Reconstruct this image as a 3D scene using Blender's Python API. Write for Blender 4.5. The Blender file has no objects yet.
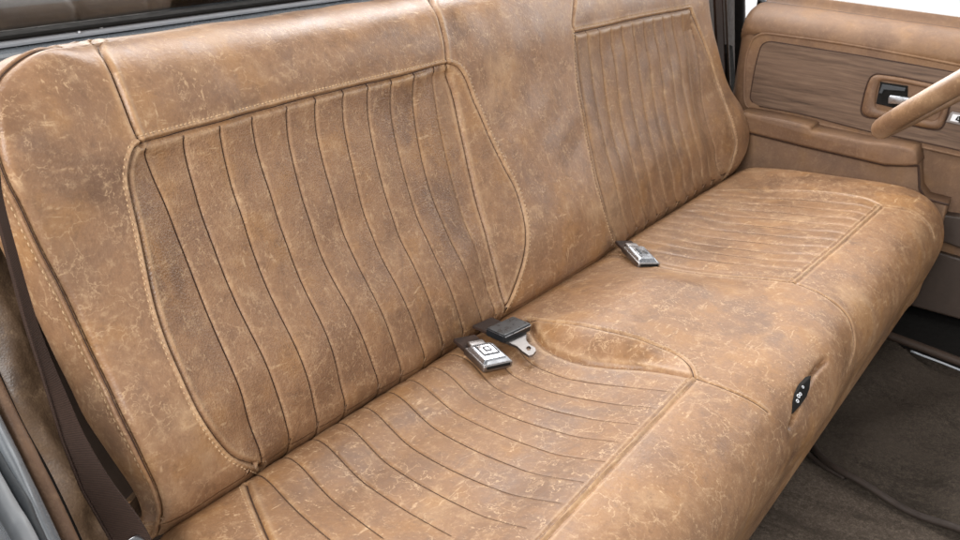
import bpy, bmesh, math, random
import numpy as np
from mathutils import Vector, Matrix
random.seed(4); rng = np.random.default_rng(4)
sc = bpy.context.scene
COL = sc.collection

# ------------------------------------------------------------------ camera
CX, CY, PW = 480.0, 270.0, 960.0
VX = np.array([1200., -120.]); VY = np.array([-1300., -285.]); D0 = .88
_a = VX - (CX, CY); _b = VY - (CX, CY)
FPX = math.sqrt(-(_a @ _b))
_ex = np.array([_a[0], _a[1], FPX]); _ex /= np.linalg.norm(_ex)
_ey = np.array([_b[0], _b[1], FPX]); _ey /= np.linalg.norm(_ey)
_ez = np.cross(_ex, _ey)
RC = np.stack([_ex, _ey, _ez], 1)
CAM = -RC.T @ np.array([(172 - CX) / FPX * D0, (525 - CY) / FPX * D0, D0])

def ray(p): return RC.T @ np.array([(p[0] - CX) / FPX, (p[1] - CY) / FPX, 1.0])
def hit(p, n, d):
    r = ray(p); n = np.array(n, float)
    return CAM + (d - n @ CAM) / (n @ r) * r
def at_x(p, x): return hit(p, (1, 0, 0), x)
def at_y(p, y): return hit(p, (0, 1, 0), y)
def at_z(p, z): return hit(p, (0, 0, 1), z)
def proj(P):
    q = (P - CAM) @ RC.T
    return np.stack([CX + FPX * q[..., 0] / q[..., 2], CY + FPX * q[..., 1] / q[..., 2]], -1)

cd = bpy.data.cameras.new('camera'); cam = bpy.data.objects.new('camera', cd); COL.objects.link(cam)
M = Matrix.Identity(4)
for i in range(3):
    M[i][0] = RC[0][i]; M[i][1] = -RC[1][i]; M[i][2] = -RC[2][i]; M[i][3] = CAM[i]
cam.matrix_world = M
cd.sensor_width = 36; cd.lens = FPX / PW * 36; cd.clip_start = .05; cd.clip_end = 200
cd.dof.use_dof = True; cd.dof.focus_distance = 1.1; cd.dof.aperture_fstop = 20
sc.camera = cam

# ------------------------------------------------------------------ helpers
def smooth(a, b, x):
    t = np.clip((x - a) / (b - a), 0, 1); return t * t * (3 - 2 * t)

def link(o, parent=None, label=None, cat=None, group=None, kind=None):
    COL.objects.link(o)
    if parent is not None: o.parent = parent
    if label: o['label'] = label
    if cat: o['category'] = cat
    if group: o['group'] = group
    if kind: o['kind'] = kind
    return o

def empty(name, loc, label, cat, group=None):
    o = bpy.data.objects.new(name, None); o.location = loc; o.empty_display_size = .05
    link(o, None, label, cat, group); bpy.context.view_layer.update(); return o

def np_mesh(name, V, F, mat, parent=None, smooth_=True, **kw):
    """V (n,3) world coordinates, F (m,k) faces of equal size or a list of such arrays."""
    if not isinstance(F, list): F = [F]
    F = [np.asarray(f, dtype=np.int32) for f in F if len(f)]
    V = np.asarray(V, float)
    if parent is not None:
        V = V - np.array(root_loc(parent))
    me = bpy.data.meshes.new(name)
    me.vertices.add(len(V)); me.vertices.foreach_set('co', V.astype(np.float32).ravel())
    nl = sum(f.size for f in F); nf = sum(len(f) for f in F)
    me.loops.add(nl); me.loops.foreach_set('vertex_index', np.concatenate([f.ravel() for f in F]))
    me.polygons.add(nf)
    cnt = np.concatenate([np.full(len(f), f.shape[1], np.int32) for f in F])
    st = np.concatenate([[0], np.cumsum(cnt)[:-1]]).astype(np.int32)
    me.polygons.foreach_set('loop_start', st); me.polygons.foreach_set('loop_total', cnt)
    me.polygons.foreach_set('use_smooth', np.full(nf, smooth_))
    me.update(calc_edges=True); me.validate()
    if mat: me.materials.append(mat)
    o = bpy.data.objects.new(name, me)
    return link(o, parent, **kw)

def root_loc(o):
    l = Vector((0, 0, 0))
    while o is not None:
        l = l + o.location; o = o.parent
    return l

def bm_obj(name, bm, mat, parent=None, smooth_=False, **kw):
    V = np.array([v.co[:] for v in bm.verts]); bm.verts.index_update()
    groups = {}
    for f in bm.faces: groups.setdefault(len(f.verts), []).append([v.index for v in f.verts])
    bm.free()
    return np_mesh(name, V, [np.array(g) for g in groups.values()], mat, parent, smooth_, **kw)

def frame(o, u, v):
    """matrix with x axis u, y axis ~v, origin o"""
    u = Vector(u).normalized(); v = Vector(v); v = (v - u * v.dot(u)).normalized(); w = u.cross(v)
    m = Matrix.Identity(4)
    for i in range(3): m[i][0] = u[i]; m[i][1] = v[i]; m[i][2] = w[i]; m[i][3] = o[i]
    return m

def rbox(bm, size, loc=(0, 0, 0), mtx=None, bev=.002, seg=2, taper=None):
    r = bmesh.ops.create_cube(bm, size=1.0); vs = r['verts']
    for v in vs:
        v.co.x *= size[0]; v.co.y *= size[1]; v.co.z *= size[2]
        if taper and v.co.z > 0: v.co.x *= taper[0]; v.co.y *= taper[1]
    es = list({e for v in vs for e in v.link_edges})
    if bev:
        rr = bmesh.ops.bevel(bm, geom=es, offset=bev, segments=seg, affect='EDGES', profile=.5)
        allv = list({v for f in rr['faces'] for v in f.verts} | {v for v in vs if v.is_valid})
    else: allv = vs
    for v in allv:
        v.co += Vector(loc)
        if mtx is not None: v.co = mtx @ v.co
    return allv

def prism(bm, pts, th, mtx, bev=.0, seg=2, top_only=True):
    """polygon pts (2D) in the xy plane of mtx, extruded along its +z by th"""
    vs = [bm.verts.new(mtx @ Vector((p[0], p[1], 0))) for p in pts]
    f = bm.faces.new(vs)
    r = bmesh.ops.extrude_face_region(bm, geom=[f])
    nv = [g for g in r['geom'] if isinstance(g, bmesh.types.BMVert)]
    d = (mtx.to_3x3() @ Vector((0, 0, 1))).normalized() * th
    for v in nv: v.co += d
    nf = [g for g in r['geom'] if isinstance(g, bmesh.types.BMFace)]
    bmesh.ops.recalc_face_normals(bm, faces=list(bm.faces))
    if bev:
        es = list({e for v in nv for e in v.link_edges if e.other_vert(v) in nv})
        bmesh.ops.bevel(bm, geom=es, offset=bev, segments=seg, affect='EDGES', profile=.5)

def dens(pts, step):
    pts = np.asarray(pts, float)
    L = np.concatenate([[0], np.cumsum(np.linalg.norm(np.diff(pts, axis=0), axis=1))])
    n = max(2, int(L[-1] / step) + 1); t = np.linspace(0, L[-1], n)
    return np.stack([np.interp(t, L, pts[:, k]) for k in range(pts.shape[1])], 1)

def spline(pts, n=12):
    """Catmull-Rom through the points (chordal-safe uniform)"""
    p = np.asarray(pts, float)
    if len(p) < 3: return dens(p, np.linalg.norm(p[-1] - p[0]) / n)
    q = np.vstack([2 * p[0] - p[1], p, 2 * p[-1] - p[-2]]); out = []
    for i in range(1, len(q) - 2):
        t = np.linspace(0, 1, n, endpoint=False)[:, None]
        a, b, c, d = q[i - 1], q[i], q[i + 1], q[i + 2]
        out.append(.5 * (2 * b + (c - a) * t + (2 * a - 5 * b + 4 * c - d) * t ** 2 + (3 * b - a - 3 * c + d) * t ** 3))
    out.append(p[-1:]); return np.vstack(out)

def tube_arrays(P, r, sides=8, closed=False, cap=True):
    P = np.asarray(P, float); n = len(P); r = np.broadcast_to(r, (n,))
    T = np.gradient(P, axis=0)
    if closed: T = np.roll(P, -1, 0) - np.roll(P, 1, 0)
    T /= np.linalg.norm(T, axis=1)[:, None] + 1e-12
    up = np.array([0, 0, 1.]); 
    if abs(T[0] @ up) > .9: up = np.array([1., 0, 0])
    u = np.cross(T[0], up); u /= np.linalg.norm(u); U = [u]
    for i in range(1, n):
        u = U[-1] - T[i] * (U[-1] @ T[i]); u /= np.linalg.norm(u) + 1e-12; U.append(u)
    U = np.array(U); W = np.cross(T, U)
    a = np.linspace(0, 2 * np.pi, sides, endpoint=False)
    V = P[:, None] + r[:, None, None] * (np.cos(a)[None, :, None] * U[:, None] + np.sin(a)[None, :, None] * W[:, None])
    V = V.reshape(-1, 3); F = []
    k = np.arange(sides); k2 = (k + 1) % sides
    for i in range(n if closed else n - 1):
        j = (i + 1) % n
        F.append(np.stack([i * sides + k, i * sides + k2, j * sides + k2, j * sides + k], 1))
    F = np.vstack(F); Fs = [F]
    if cap and not closed:
        Fs.append(np.array([k[::-1], (n - 1) * sides + k]))
    return V, Fs

def merge(parts):
    V = []; FF = {}; off = 0
    for v, fs in parts:
        V.append(v)
        for f in (fs if isinstance(fs, list) else [fs]):
            FF.setdefault(f.shape[1], []).append(np.asarray(f) + off)
        off += len(v)
    return np.vstack(V), [np.vstack(g) for g in FF.values()]

def tube(name, P, r, mat, parent=None, sides=10, closed=False, **kw):
    V, F = tube_arrays(P, r, sides, closed); return np_mesh(name, V, F, mat, parent, True, **kw)

# ------------------------------------------------------------------ materials
def node(nt, t, loc=(0, 0), **kw):
    n = nt.nodes.new(t)
    for k, v in kw.items():
        if hasattr(n, k): setattr(n, k, v)
    return n
def new_mat(name):
    m = bpy.data.materials.new(name); m.use_nodes = True
    return m, m.node_tree, m.node_tree.nodes['Principled BSDF']
class NB:
    def __init__(s, nt): s.nt = nt; s.N = nt.nodes; s.L = nt.links
    def put(s, sock, v):
        if isinstance(v, bpy.types.NodeSocket): s.L.new(v, sock)
        elif v is not None: sock.default_value = v
    def noise(s, vec, scale, detail=4, rough=.55, dist=0., out='Fac'):
        n = s.N.new('ShaderNodeTexNoise'); s.put(n.inputs['Vector'], vec)
        n.inputs['Scale'].default_value = scale; n.inputs['Detail'].default_value = detail
        n.inputs['Roughness'].default_value = rough; n.inputs['Distortion'].default_value = dist
        return n.outputs[out]
    def vor(s, vec, scale, feature='DISTANCE_TO_EDGE', rand=1.0, out='Distance'):
        n = s.N.new('ShaderNodeTexVoronoi'); n.feature = feature; s.put(n.inputs['Vector'], vec)
        n.inputs['Scale'].default_value = scale; n.inputs['Randomness'].default_value = rand
        return n.outputs[out]
    def math(s, op, a, b=None, c=None, clamp=False):
        n = s.N.new('ShaderNodeMath'); n.operation = op; n.use_clamp = clamp
        s.put(n.inputs[0], a)
        if b is not None: s.put(n.inputs[1], b)
        if c is not None: s.put(n.inputs[2], c)
        return n.outputs[0]
    def rng(s, v, a, b, c=0., d=1., smooth=True):
        n = s.N.new('ShaderNodeMapRange'); n.interpolation_type = 'SMOOTHSTEP' if smooth else 'LINEAR'
        s.put(n.inputs[0], v)
        for i, q in enumerate((a, b, c, d)): n.inputs[1 + i].default_value = q
        return n.outputs[0]
    def vadd(s, a, b, scale):
        m = s.N.new('ShaderNodeVectorMath'); m.operation = 'MULTIPLY_ADD'
        s.put(m.inputs[0], b); m.inputs[1].default_value = (scale,) * 3; s.put(m.inputs[2], a); return m.outputs[0]
    def mapv(s, vec, scale=(1, 1, 1), loc=(0, 0, 0), rot=(0, 0, 0)):
        m = s.N.new('ShaderNodeMapping'); s.put(m.inputs['Vector'], vec)
        m.inputs['Scale'].default_value = scale; m.inputs['Location'].default_value = loc; m.inputs['Rotation'].default_value = rot
        return m.outputs[0]
    def mix(s, f, a, b, blend='MIX'):
        n = s.N.new('ShaderNodeMix'); n.data_type = 'RGBA'; n.blend_type = blend
        s.put(n.inputs[0], f); s.put(n.inputs[6], a); s.put(n.inputs[7], b); return n.outputs[2]
    def ramp(s, f, stops):
        n = s.N.new('ShaderNodeValToRGB'); e = n.color_ramp.elements
        while len(e) < len(stops): e.new(.5)
        for el, (p, c) in zip(e, stops): el.position = p; el.color = (*c, 1)
        s.put(n.inputs[0], f); return n.outputs[0]
    def bump(s, h, strength, dist, normal=None):
        n = s.N.new('ShaderNodeBump'); n.inputs['Strength'].default_value = strength; n.inputs['Distance'].default_value = dist
        s.put(n.inputs['Height'], h)
        if normal is not None: s.L.new(normal, n.inputs['Normal'])
        return n.outputs[0]
    def co(s):
        return s.N.new('ShaderNodeNewGeometry').outputs['Position']

def c4(c): return (*c, 1.0)

def leather(name, base=(.262, .141, .072), dark=(.112, .057, .031), light=(.54, .36, .205), grain=.25, vein=1.0, rough=.40, tint=1.0, off=(0, 0, 0), stretch=(1, 1, 1), mott=1.0):
    m, nt, bs = new_mat(name); b = NB(nt)
    P = b.mapv(b.co(), loc=off, scale=stretch)
    base, dark, light = [tuple(q * tint for q in c) for c in (base, dark, light)]
    W = b.vadd(P, b.noise(P, 10, 2, .6, out='Color'), .06)
    big = b.noise(W, 8.5, 5, .6)
    med = b.noise(W, 62, 6, .72)
    hue = b.noise(P, 15, 3, .6)
    col = b.ramp(big, [(.30, tuple(.75 * x + .25 * y for x, y in zip(dark, base))), (.48, base), (.58, base), (.74, tuple(.6 * x + .4 * y for x, y in zip(base, light)))])
    cool = tuple(v * k for v, k in zip(base, (.70, .71, .80)))
    col = b.mix(b.math('MULTIPLY', b.rng(hue, .48, .63), .48 * mott), col, c4(cool))
    gold = (base[0] * 1.22, base[1] * 1.16, base[2] * .88)
    col = b.mix(b.math('MULTIPLY', b.rng(hue, .47, .34), .5 * mott), col, c4(gold))
    col = b.mix(b.math('MULTIPLY', b.rng(med, .51, .74), .40 * mott), col, c4(light))
    col = b.mix(b.math('MULTIPLY', b.rng(med, .49, .29), .40 * mott), col, c4(dark))
    Wf = b.vadd(P, b.noise(P, 34, 4, .65, out='Color'), .034)
    v1 = b.rng(b.vor(Wf, 36), .0, .034, 1, 0)
    r1 = b.rng(b.math('ABSOLUTE', b.math('SUBTRACT', b.noise(Wf, 34, 3, .6), .5)), .0, .012, 1, 0)
    Wh = b.vadd(P, b.noise(P, 22, 2, .6, out='Color'), .018)
    sa = b.rng(b.noise(b.mapv(Wh, scale=(1, 1, .09), rot=(.5, .75, .2)), 190, 2, .6), .60, .72)
    sb = b.rng(b.noise(b.mapv(Wh, scale=(.09, 1, 1), rot=(.4, -.5, .6)), 190, 2, .6), .60, .72)
    mk = b.noise(P, 19, 4, .62)
    fine = b.noise(P, 240, 3, .7)
    v = b.math('MAXIMUM', b.math('MULTIPLY', v1, b.rng(mk, .47, .62, .0, .7)), b.math('MULTIPLY', sa, b.rng(mk, .53, .40, .0, .9)))
    v = b.math('MAXIMUM', v, b.math('MULTIPLY', r1, b.rng(hue, .46, .60, .05, .85)))
    v = b.math('MAXIMUM', v, b.math('MULTIPLY', sb, b.rng(hue, .52, .38, .0, .9)))
    v = b.math('MULTIPLY', v, b.rng(fine, .34, .56, .25, 1))
    col = b.mix(b.math('MULTIPLY', v, min(1, .82 * vein)), col, c4(light))
    col = b.mix(b.rng(fine, .54, .74, 0, .24), col, c4(light))
    col = b.mix(b.rng(fine, .46, .26, 0, .26), col, c4(dark))
    at = b.N.new('ShaderNodeAttribute'); at.attribute_name = 'ridge'
    col = b.mix(b.math('MULTIPLY', at.outputs['Fac'], b.rng(med, .3, .6, .25, .75)), col, c4(light))
    b.put(bs.inputs['Base Color'], col)
    b.put(bs.inputs['Roughness'], b.rng(b.math('ADD', big, b.math('MULTIPLY', med, .5)), .45, 1.05, rough - .10, rough + .12))
    bs.inputs['Specular IOR Level'].default_value = .38
    peb = b.vor(P, 480, 'F1')
    h = b.math('ADD', b.math('MULTIPLY', b.noise(P, 70, 2, .5), .8), b.math('MULTIPLY', peb, grain))
    b.put(bs.inputs['Normal'], b.bump(h, .5, .0011))
    return m

def plain(name, col, rough=.5, metal=0., var=.15, scale=60, bump=.0, bscale=400, spec=.5, coat=0):
    m, nt, bs = new_mat(name); b = NB(nt); P = b.co()
    n = b.noise(P, scale, 5, .6)
    lo = tuple(c * (1 - var) for c in col); hi = tuple(min(1, c * (1 + var)) for c in col)
    b.put(bs.inputs['Base Color'], b.ramp(n, [(.3, lo), (.7, hi)]))
    b.put(bs.inputs['Roughness'], b.rng(b.noise(P, scale * 1.7, 4, .6), .3, .7, max(.02, rough - .08), min(1, rough + .08)))
    bs.inputs['Metallic'].default_value = metal; bs.inputs['Specular IOR Level'].default_value = spec
    bs.inputs['Coat Weight'].default_value = coat
    if bump: b.put(bs.inputs['Normal'], b.bump(b.noise(P, bscale, 3, .6), bump, .001))
    return m

def carpet(name, col, off=0.):
    m, nt, bs = new_mat(name); b = NB(nt); P = b.mapv(b.co(), loc=(off, off, 0))
    f = b.noise(P, 380, 3, .8); 
    g = b.noise(b.mapv(b.vadd(P, b.noise(P, 6, 3, .6, out='Color'), .05), scale=(1, .35, 1), rot=(0, 0, .5)), 16, 5, .65)
    t3 = b.noise(P, 130, 4, .75)
    lo = tuple(c * .3 for c in col); hi = tuple(c * 2.3 for c in col)
    cc = b.ramp(b.math('ADD', b.math('MULTIPLY', f, .5), b.math('MULTIPLY', t3, .5)), [(.30, lo), (.5, col), (.70, hi)])
    cc = b.mix(b.rng(g, .4, .66, 0, .55), cc, c4(tuple(c * 1.35 for c in col)))
    cc = b.mix(b.rng(g, .47, .32, 0, .6), cc, c4(tuple(c * .55 for c in col)))
    b.put(bs.inputs['Base Color'], cc); bs.inputs['Roughness'].default_value = .95
    bs.inputs['Specular IOR Level'].default_value = .1
    n = b.bump(b.noise(P, 28, 3, .6), .35, .006)
    b.put(bs.inputs['Normal'], b.bump(f, .9, .004, n))
    return m

def wood(name):
    m, nt, bs = new_mat(name); b = NB(nt); P = b.co()
    W = b.vadd(P, b.noise(P, 5, 3, .5, out='Color'), .022)
    g = b.noise(b.mapv(W, scale=(1, .05, 1)), 150, 6, .65)
    g2 = b.noise(b.mapv(W, scale=(1, .05, 1)), 330, 4, .7)
    big = b.noise(b.mapv(W, scale=(1, .25, 1)), 16, 4, .6)
    c = b.ramp(b.math('ADD', b.math('MULTIPLY', g, .7), b.math('MULTIPLY', g2, .3)), [(.34, (.050, .028, .017)), (.48, (.112, .066, .041)), (.62, (.165, .104, .067))])
    c = b.mix(b.rng(big, .45, .68, 0, .5), c, c4((.15, .092, .060)))
    b.put(bs.inputs['Base Color'], c); bs.inputs['Roughness'].default_value = .42
    b.put(bs.inputs['Normal'], b.bump(g2, .2, .0006)); return m

def webbing(name, col):
    m, nt, bs = new_mat(name); b = NB(nt)
    P = b.co()
    w = b.N.new('ShaderNodeTexWave'); w.wave_type = 'BANDS'; w.bands_direction = 'Z'; b.put(w.inputs['Vector'], P)
    w.inputs['Scale'].default_value = 190; w.inputs['Distortion'].default_value = .6
    n = b.noise(P, 420, 3, .6)
    b.put(bs.inputs['Base Color'], b.ramp(b.math('ADD', b.math('MULTIPLY', w.outputs['Fac'], .4), b.math('MULTIPLY', n, .6)), [(.3, tuple(c * .75 for c in col)), (.7, tuple(c * 1.25 for c in col))]))
    bs.inputs['Roughness'].default_value = .75; bs.inputs['Specular IOR Level'].default_value = .25
    b.put(bs.inputs['Normal'], b.bump(w.outputs['Fac'], .25, .0006)); return m

def glass_dark(name):
    m, nt, bs = new_mat(name); b = NB(nt); nt.nodes.remove(bs)
    out = nt.nodes['Material Output']
    tr = nt.nodes.new('ShaderNodeBsdfTransparent'); tr.inputs[0].default_value = (.68, .66, .64, 1)
    gl = nt.nodes.new('ShaderNodeBsdfGlossy'); gl.inputs['Roughness'].default_value = .015; gl.inputs[0].default_value = (.9, .95, 1, 1)
    fr = nt.nodes.new('ShaderNodeFresnel'); fr.inputs[0].default_value = 1.5
    mx = nt.nodes.new('ShaderNodeMixShader'); b.L.new(fr.outputs[0], mx.inputs[0]); b.L.new(tr.outputs[0], mx.inputs[1]); b.L.new(gl.outputs[0], mx.inputs[2])
    b.L.new(mx.outputs[0], out.inputs[0]); return m

MAT = dict(
    hide=leather('brown_hide', grain=.28, vein=.85, off=(5, 2, 8)),
    insert=leather('brown_hide_pebbled', grain=.75, vein=.75, off=(3, 1, 2), tint=.93, rough=.45),
    insert2=leather('brown_hide_far_insert', grain=.45, vein=.7, off=(4, 6, 2), tint=.84, rough=.46),  # same hide in a darker tint for the far insert
    cush=leather('brown_hide_cushion', grain=.25, vein=1.0, off=(7, 4, 1), base=(.268, .141, .067), rough=.45),
    cushin=leather('brown_hide_cushion_pleats', grain=.28, vein=1.15, off=(11, 2, 5), base=(.242, .124, .056), rough=.52),
    trim=leather('brown_hide_trim', grain=.3, vein=.35, off=(2, 9, 4), base=(.172, .095, .052), dark=(.105, .056, .031), light=(.30, .185, .108), rough=.58, mott=.9),
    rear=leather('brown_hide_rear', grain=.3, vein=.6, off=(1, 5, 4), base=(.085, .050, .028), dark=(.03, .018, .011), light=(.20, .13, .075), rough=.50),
    grip=leather('brown_hide_grip', grain=.2, vein=.25, mott=.45, off=(6, 5, 9), base=(.19, .108, .058), rough=.36),
    seam=plain('dark_seam_thread', (.036, .014, .006), .8),
    seam2=plain('brown_seam_thread', (.075, .036, .017), .8),
    seam3=plain('faded_seam_thread', (.125, .066, .034), .8),
    thread=plain('tan_thread', (.44, .29, .165), .6, scale=300),
    wood=wood('walnut_grain'),
    iron=plain('dark_steel', (.10, .10, .105), .4, .6),
    chrome=plain('bright_chrome', (.52, .52, .53), .20, 1.0, .04),
    steel=plain('tongue_steel', (.27, .25, .24), .45, 1.0, .08),
    satin=plain('satin_silver', (.40, .41, .43), .28, .9, .05),
    rail=plain('rail_paint', (.42, .44, .47), .45, 0, .05),
    black=plain('black_plastic', (.012, .013, .015), .33, 0, .2, bump=.08),
    blackm=plain('matt_black', (.010, .009, .008), .85, 0, .2, spec=.15),
    white=plain('white_print', (.75, .76, .78), .5),
    jamb=plain('jamb_paint', (.30, .315, .33), .38, 0, .08),
    grey=plain('grey_paint', (.16, .175, .19), .28, 0, .08, coat=.4),
    greyd=plain('grey_rubber', (.035, .04, .045), .5, 0, .15, bump=.1),
    web=webbing('brown_webbing', (.034, .018, .012)),
    carpet=carpet('brown_carpet', (.115, .090, .070)),
    carpet2=carpet('brown_mat_pile', (.062, .049, .038), 3.3),
    bind=plain('mat_binding', (.030, .019, .013), .7, bump=.5, bscale=700),
    glass=glass_dark('tinted_glass'),
    pillar=plain('brown_grey_plastic', (.045, .028, .019), .6, 0, .1),
)

# ------------------------------------------------------------------ surface sheets
def polydist(x, s, poly):
    """distance to polyline, arc position of the nearest point, signed side"""
    A = poly[:-1]; B = poly[1:]; AB = B - A
    L = np.linalg.norm(AB, axis=1); cum = np.concatenate([[0], np.cumsum(L)])
    best = np.full(x.shape, 1e9); arc = np.zeros_like(x); side = np.zeros_like(x)
    for i in range(len(A)):
        px, ps = x - A[i, 0], s - A[i, 1]
        t = np.clip((px * AB[i, 0] + ps * AB[i, 1]) / (L[i] ** 2 + 1e-15), 0, 1)
        dx, ds = px - t * AB[i, 0], ps - t * AB[i, 1]; d = np.hypot(dx, ds)
        m = d < best; best[m] = d[m]; arc[m] = (cum[i] + t * L[i])[m]
        side[m] = np.sign(AB[i, 0] * ps - AB[i, 1] * px)[m]
    return best, arc, side

class Sheet:
    flip = 1.0
    def __init__(s): s.gr = []; s.bands = []; s.pl = []
    def point(s, x, t): raise NotImplementedError
    def pn(s, x, t):
        e = 5e-4 * s.flip
        P = s.point(x, t); a = s.point(x + e, t) - s.point(x - e, t); b = s.point(x, t + 5e-4) - s.point(x, t - 5e-4)
        N = np.cross(a, b); N /= np.linalg.norm(N, axis=-1)[..., None] + 1e-15
        return P, N
    def inv(s, pts, x0=.5, t0=.1):
        out = []
        for p in pts:
            q = np.array([x0, t0])
            for _ in range(40):
                f = proj(s.point(q[0:1], q[1:2]))[0] - p
                J = np.stack([(proj(s.point(q[0:1] + 1e-4, q[1:2]))[0] - p - f) / 1e-4, (proj(s.point(q[0:1], q[1:2] + 1e-4))[0] - p - f) / 1e-4], 1)
                st = np.linalg.solve(J, f); n = np.linalg.norm(st)
                q = q - st * min(1, .08 / (n + 1e-12))
                if n < 1e-6: break
            out.append(q); x0, t0 = q
        return np.array(out)
    def groove(s, poly, depth=.0032, w=.0022, lip=.22): s.gr.append((np.asarray(poly), depth, w, lip))
    def band(s, poly, side, off=.0030, w=.0020, h=.0012, pitch=.0052, dim=.0011):
        """a turned welt beside a seam, nipped in by its stitches on the far edge"""
        s.bands.append((np.asarray(poly), side, off, w, h, pitch, dim))
    def disp(s, x, t):
        d = np.zeros_like(x); ridge = np.zeros_like(x)
        for f in s.pl:
            a, r = f(x, t); d += a; ridge = np.maximum(ridge, r)
        for poly, dep, w, lip in s.gr:
            lo = poly.min(0) - .012; hi = poly.max(0) + .012
            m = (x > lo[0]) & (x < hi[0]) & (t > lo[1]) & (t < hi[1])
            if not m.any(): continue
            q, arc, sd = polydist(x[m], t[m], poly)
            tap = np.ones_like(q) if lip else smooth(0, .02, arc) * smooth(0, .02, arc.max() - arc)
            d[m] -= tap * dep * np.exp(-(q / w) ** 2) - dep * lip * np.exp(-((q - 2.1 * w) / (1.2 * w)) ** 2)
            ridge[m] = np.maximum(ridge[m], (.5 if lip else 0) * np.exp(-((q - 2.3 * w) / (1.1 * w)) ** 2))
        for poly, sd0, off, w, h, pitch, dim in s.bands:
            lo = poly.min(0) - .02; hi = poly.max(0) + .02
            m = (x > lo[0]) & (x < hi[0]) & (t > lo[1]) & (t < hi[1])
            if not m.any(): continue
            q, arc, sd = polydist(x[m], t[m], poly); q = q * sd * sd0
            d[m] += h * np.exp(-((q - off) / w) ** 2) 
            d[m] -= dim * np.exp(-((q - off * 2) / .0016) ** 2) * (.55 + .45 * np.cos(arc / pitch * 2 * np.pi))
            ridge[m] = np.maximum(ridge[m], .6 * np.exp(-((q - off) / w) ** 2))
        return d, ridge
    def surf(s, x, t, lift=0.):
        P, N = s.pn(x, t); d, r = s.disp(x, t)
        return P + N * (d + lift)[..., None], N, r

def thread_on(sh, poly, lift=-.0002, r=.0008, fade=None):
    q = dens(poly, .002)
    if fade: r = r * (1 - .72 * smooth(fade[0], fade[1], q[:, 1]))
    P, N, _ = sh.surf(q[:, 0], q[:, 1], lift)
    return tube_arrays(P, r, 5)
def stitches_on(sh, poly, off, pitch=.0052, ln=.0036, r=.0008, lift=.0002):
    q = dens(poly, .001); T = np.gradient(q, axis=0); T /= np.linalg.norm(T, axis=1)[:, None]
    q = q + off * np.stack([-T[:, 1], T[:, 0]], 1); out = []
    n = int(len(q) * .001 / pitch); k = int(ln * 1000)
    for i in range(n):
        j = int(i * pitch * 1000 + rng.uniform(0, .9)); seg = q[j:j + k + 1 - int(rng.random() < .3)]
        if len(seg) < 3: break
        jit = rng.normal(0, .00012, 2)
        P, N, _ = sh.surf(seg[:, 0] + jit[0], seg[:, 1] + jit[1], lift)
        e = np.linspace(-1, 1, len(P)); P = P - N * (.0007 * e ** 4)[:, None]
        out.append(tube_arrays(P, r * np.sqrt(np.maximum(.15, 1 - e ** 4)), 5))
    return out

def pleats(lines, s_lo, s_hi, puff, dep, w, calm=0., out=None):
    """lines: list of (m,2) polylines (x, s), increasing x; pleats live where s_lo(x) < s < s_hi(x)"""
    S = np.linspace(-.05, .5, 111)
    X = np.array([np.interp(S, l[np.argsort(l[:, 1])][:, 1], l[np.argsort(l[:, 1])][:, 0]) for l in lines])
    def f(x, t):
        d = np.zeros_like(x); r = np.zeros_like(x)
        m = (x > X.min() - .01) & (x < X.max() + .01) & (t > -.03) & (t < .45)
        if not m.any(): return d, r
        xm, tm = x[m], t[m]
        idx = np.interp(tm, S, np.arange(len(S))); i0 = np.clip(idx.astype(int), 0, len(S) - 2); fr = idx - i0
        L = X[:, i0] * (1 - fr) + X[:, i0 + 1] * fr
        k = (L < xm).sum(0)
        inside = (k > 0) & (k < len(lines)); kk = np.clip(k, 1, len(lines) - 1)
        a = np.take_along_axis(L, (kk - 1)[None], 0)[0]; b = np.take_along_axis(L, kk[None], 0)[0]
        q = np.clip((xm - a) / (b - a + 1e-9), 0, 1)
        fade = smooth(0, .010, s_hi(xm) - tm) * smooth(0, .006, tm - s_lo(xm))
        near = np.abs(L - xm).min(0)
        fade = fade * (1 - calm * np.exp(-((tm - .15) / .055) ** 2))
        if out: fade = fade * (1 - .75 * smooth(out[0], out[1], tm))
        v = np.where(inside, puff * (4 * q * (1 - q)) ** .6, 0) - dep * np.exp(-(near / w) ** 2)
        rr = np.where(inside, .20 * np.exp(-((near - 2.2 * w) / (1.3 * w)) ** 2), 0)
        d[m] = v * fade; r[m] = rr * fade; return d, r
    return f

def in_poly(x, y, poly):
    ins = np.zeros(x.shape, bool); n = len(poly); j = n - 1
    for i in range(n):
        xi, yi = poly[i]; xj, yj = poly[j]
        c = ((yi > y) != (yj > y)) & (x < (xj - xi) * (y - yi) / (yj - yi + 1e-15) + xi)
        ins ^= c; j = i
    return ins

def split_mesh(names, masks, V, F, ridge, mats, parents):
    """one mesh object per face mask; the first takes what is left"""
    left = np.ones(len(F), bool); objs = [None] * len(names)
    for m in masks[1:]: left &= ~m
    allm = [left] + masks[1:]
    for i, m in enumerate(allm):
        f = F[m]; use = np.unique(f); re = np.full(len(V), -1); re[use] = np.arange(len(use))
        p = parents[i] if not isinstance(parents[i], int) else objs[parents[i]]
        o = np_mesh(names[i], V[use], re[f], mats[i], p)
        a = o.data.attributes.new('ridge', 'FLOAT', 'POINT'); a.data.foreach_set('value', ridge[use].astype(np.float32))
        objs[i] = o
    return objs

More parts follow.
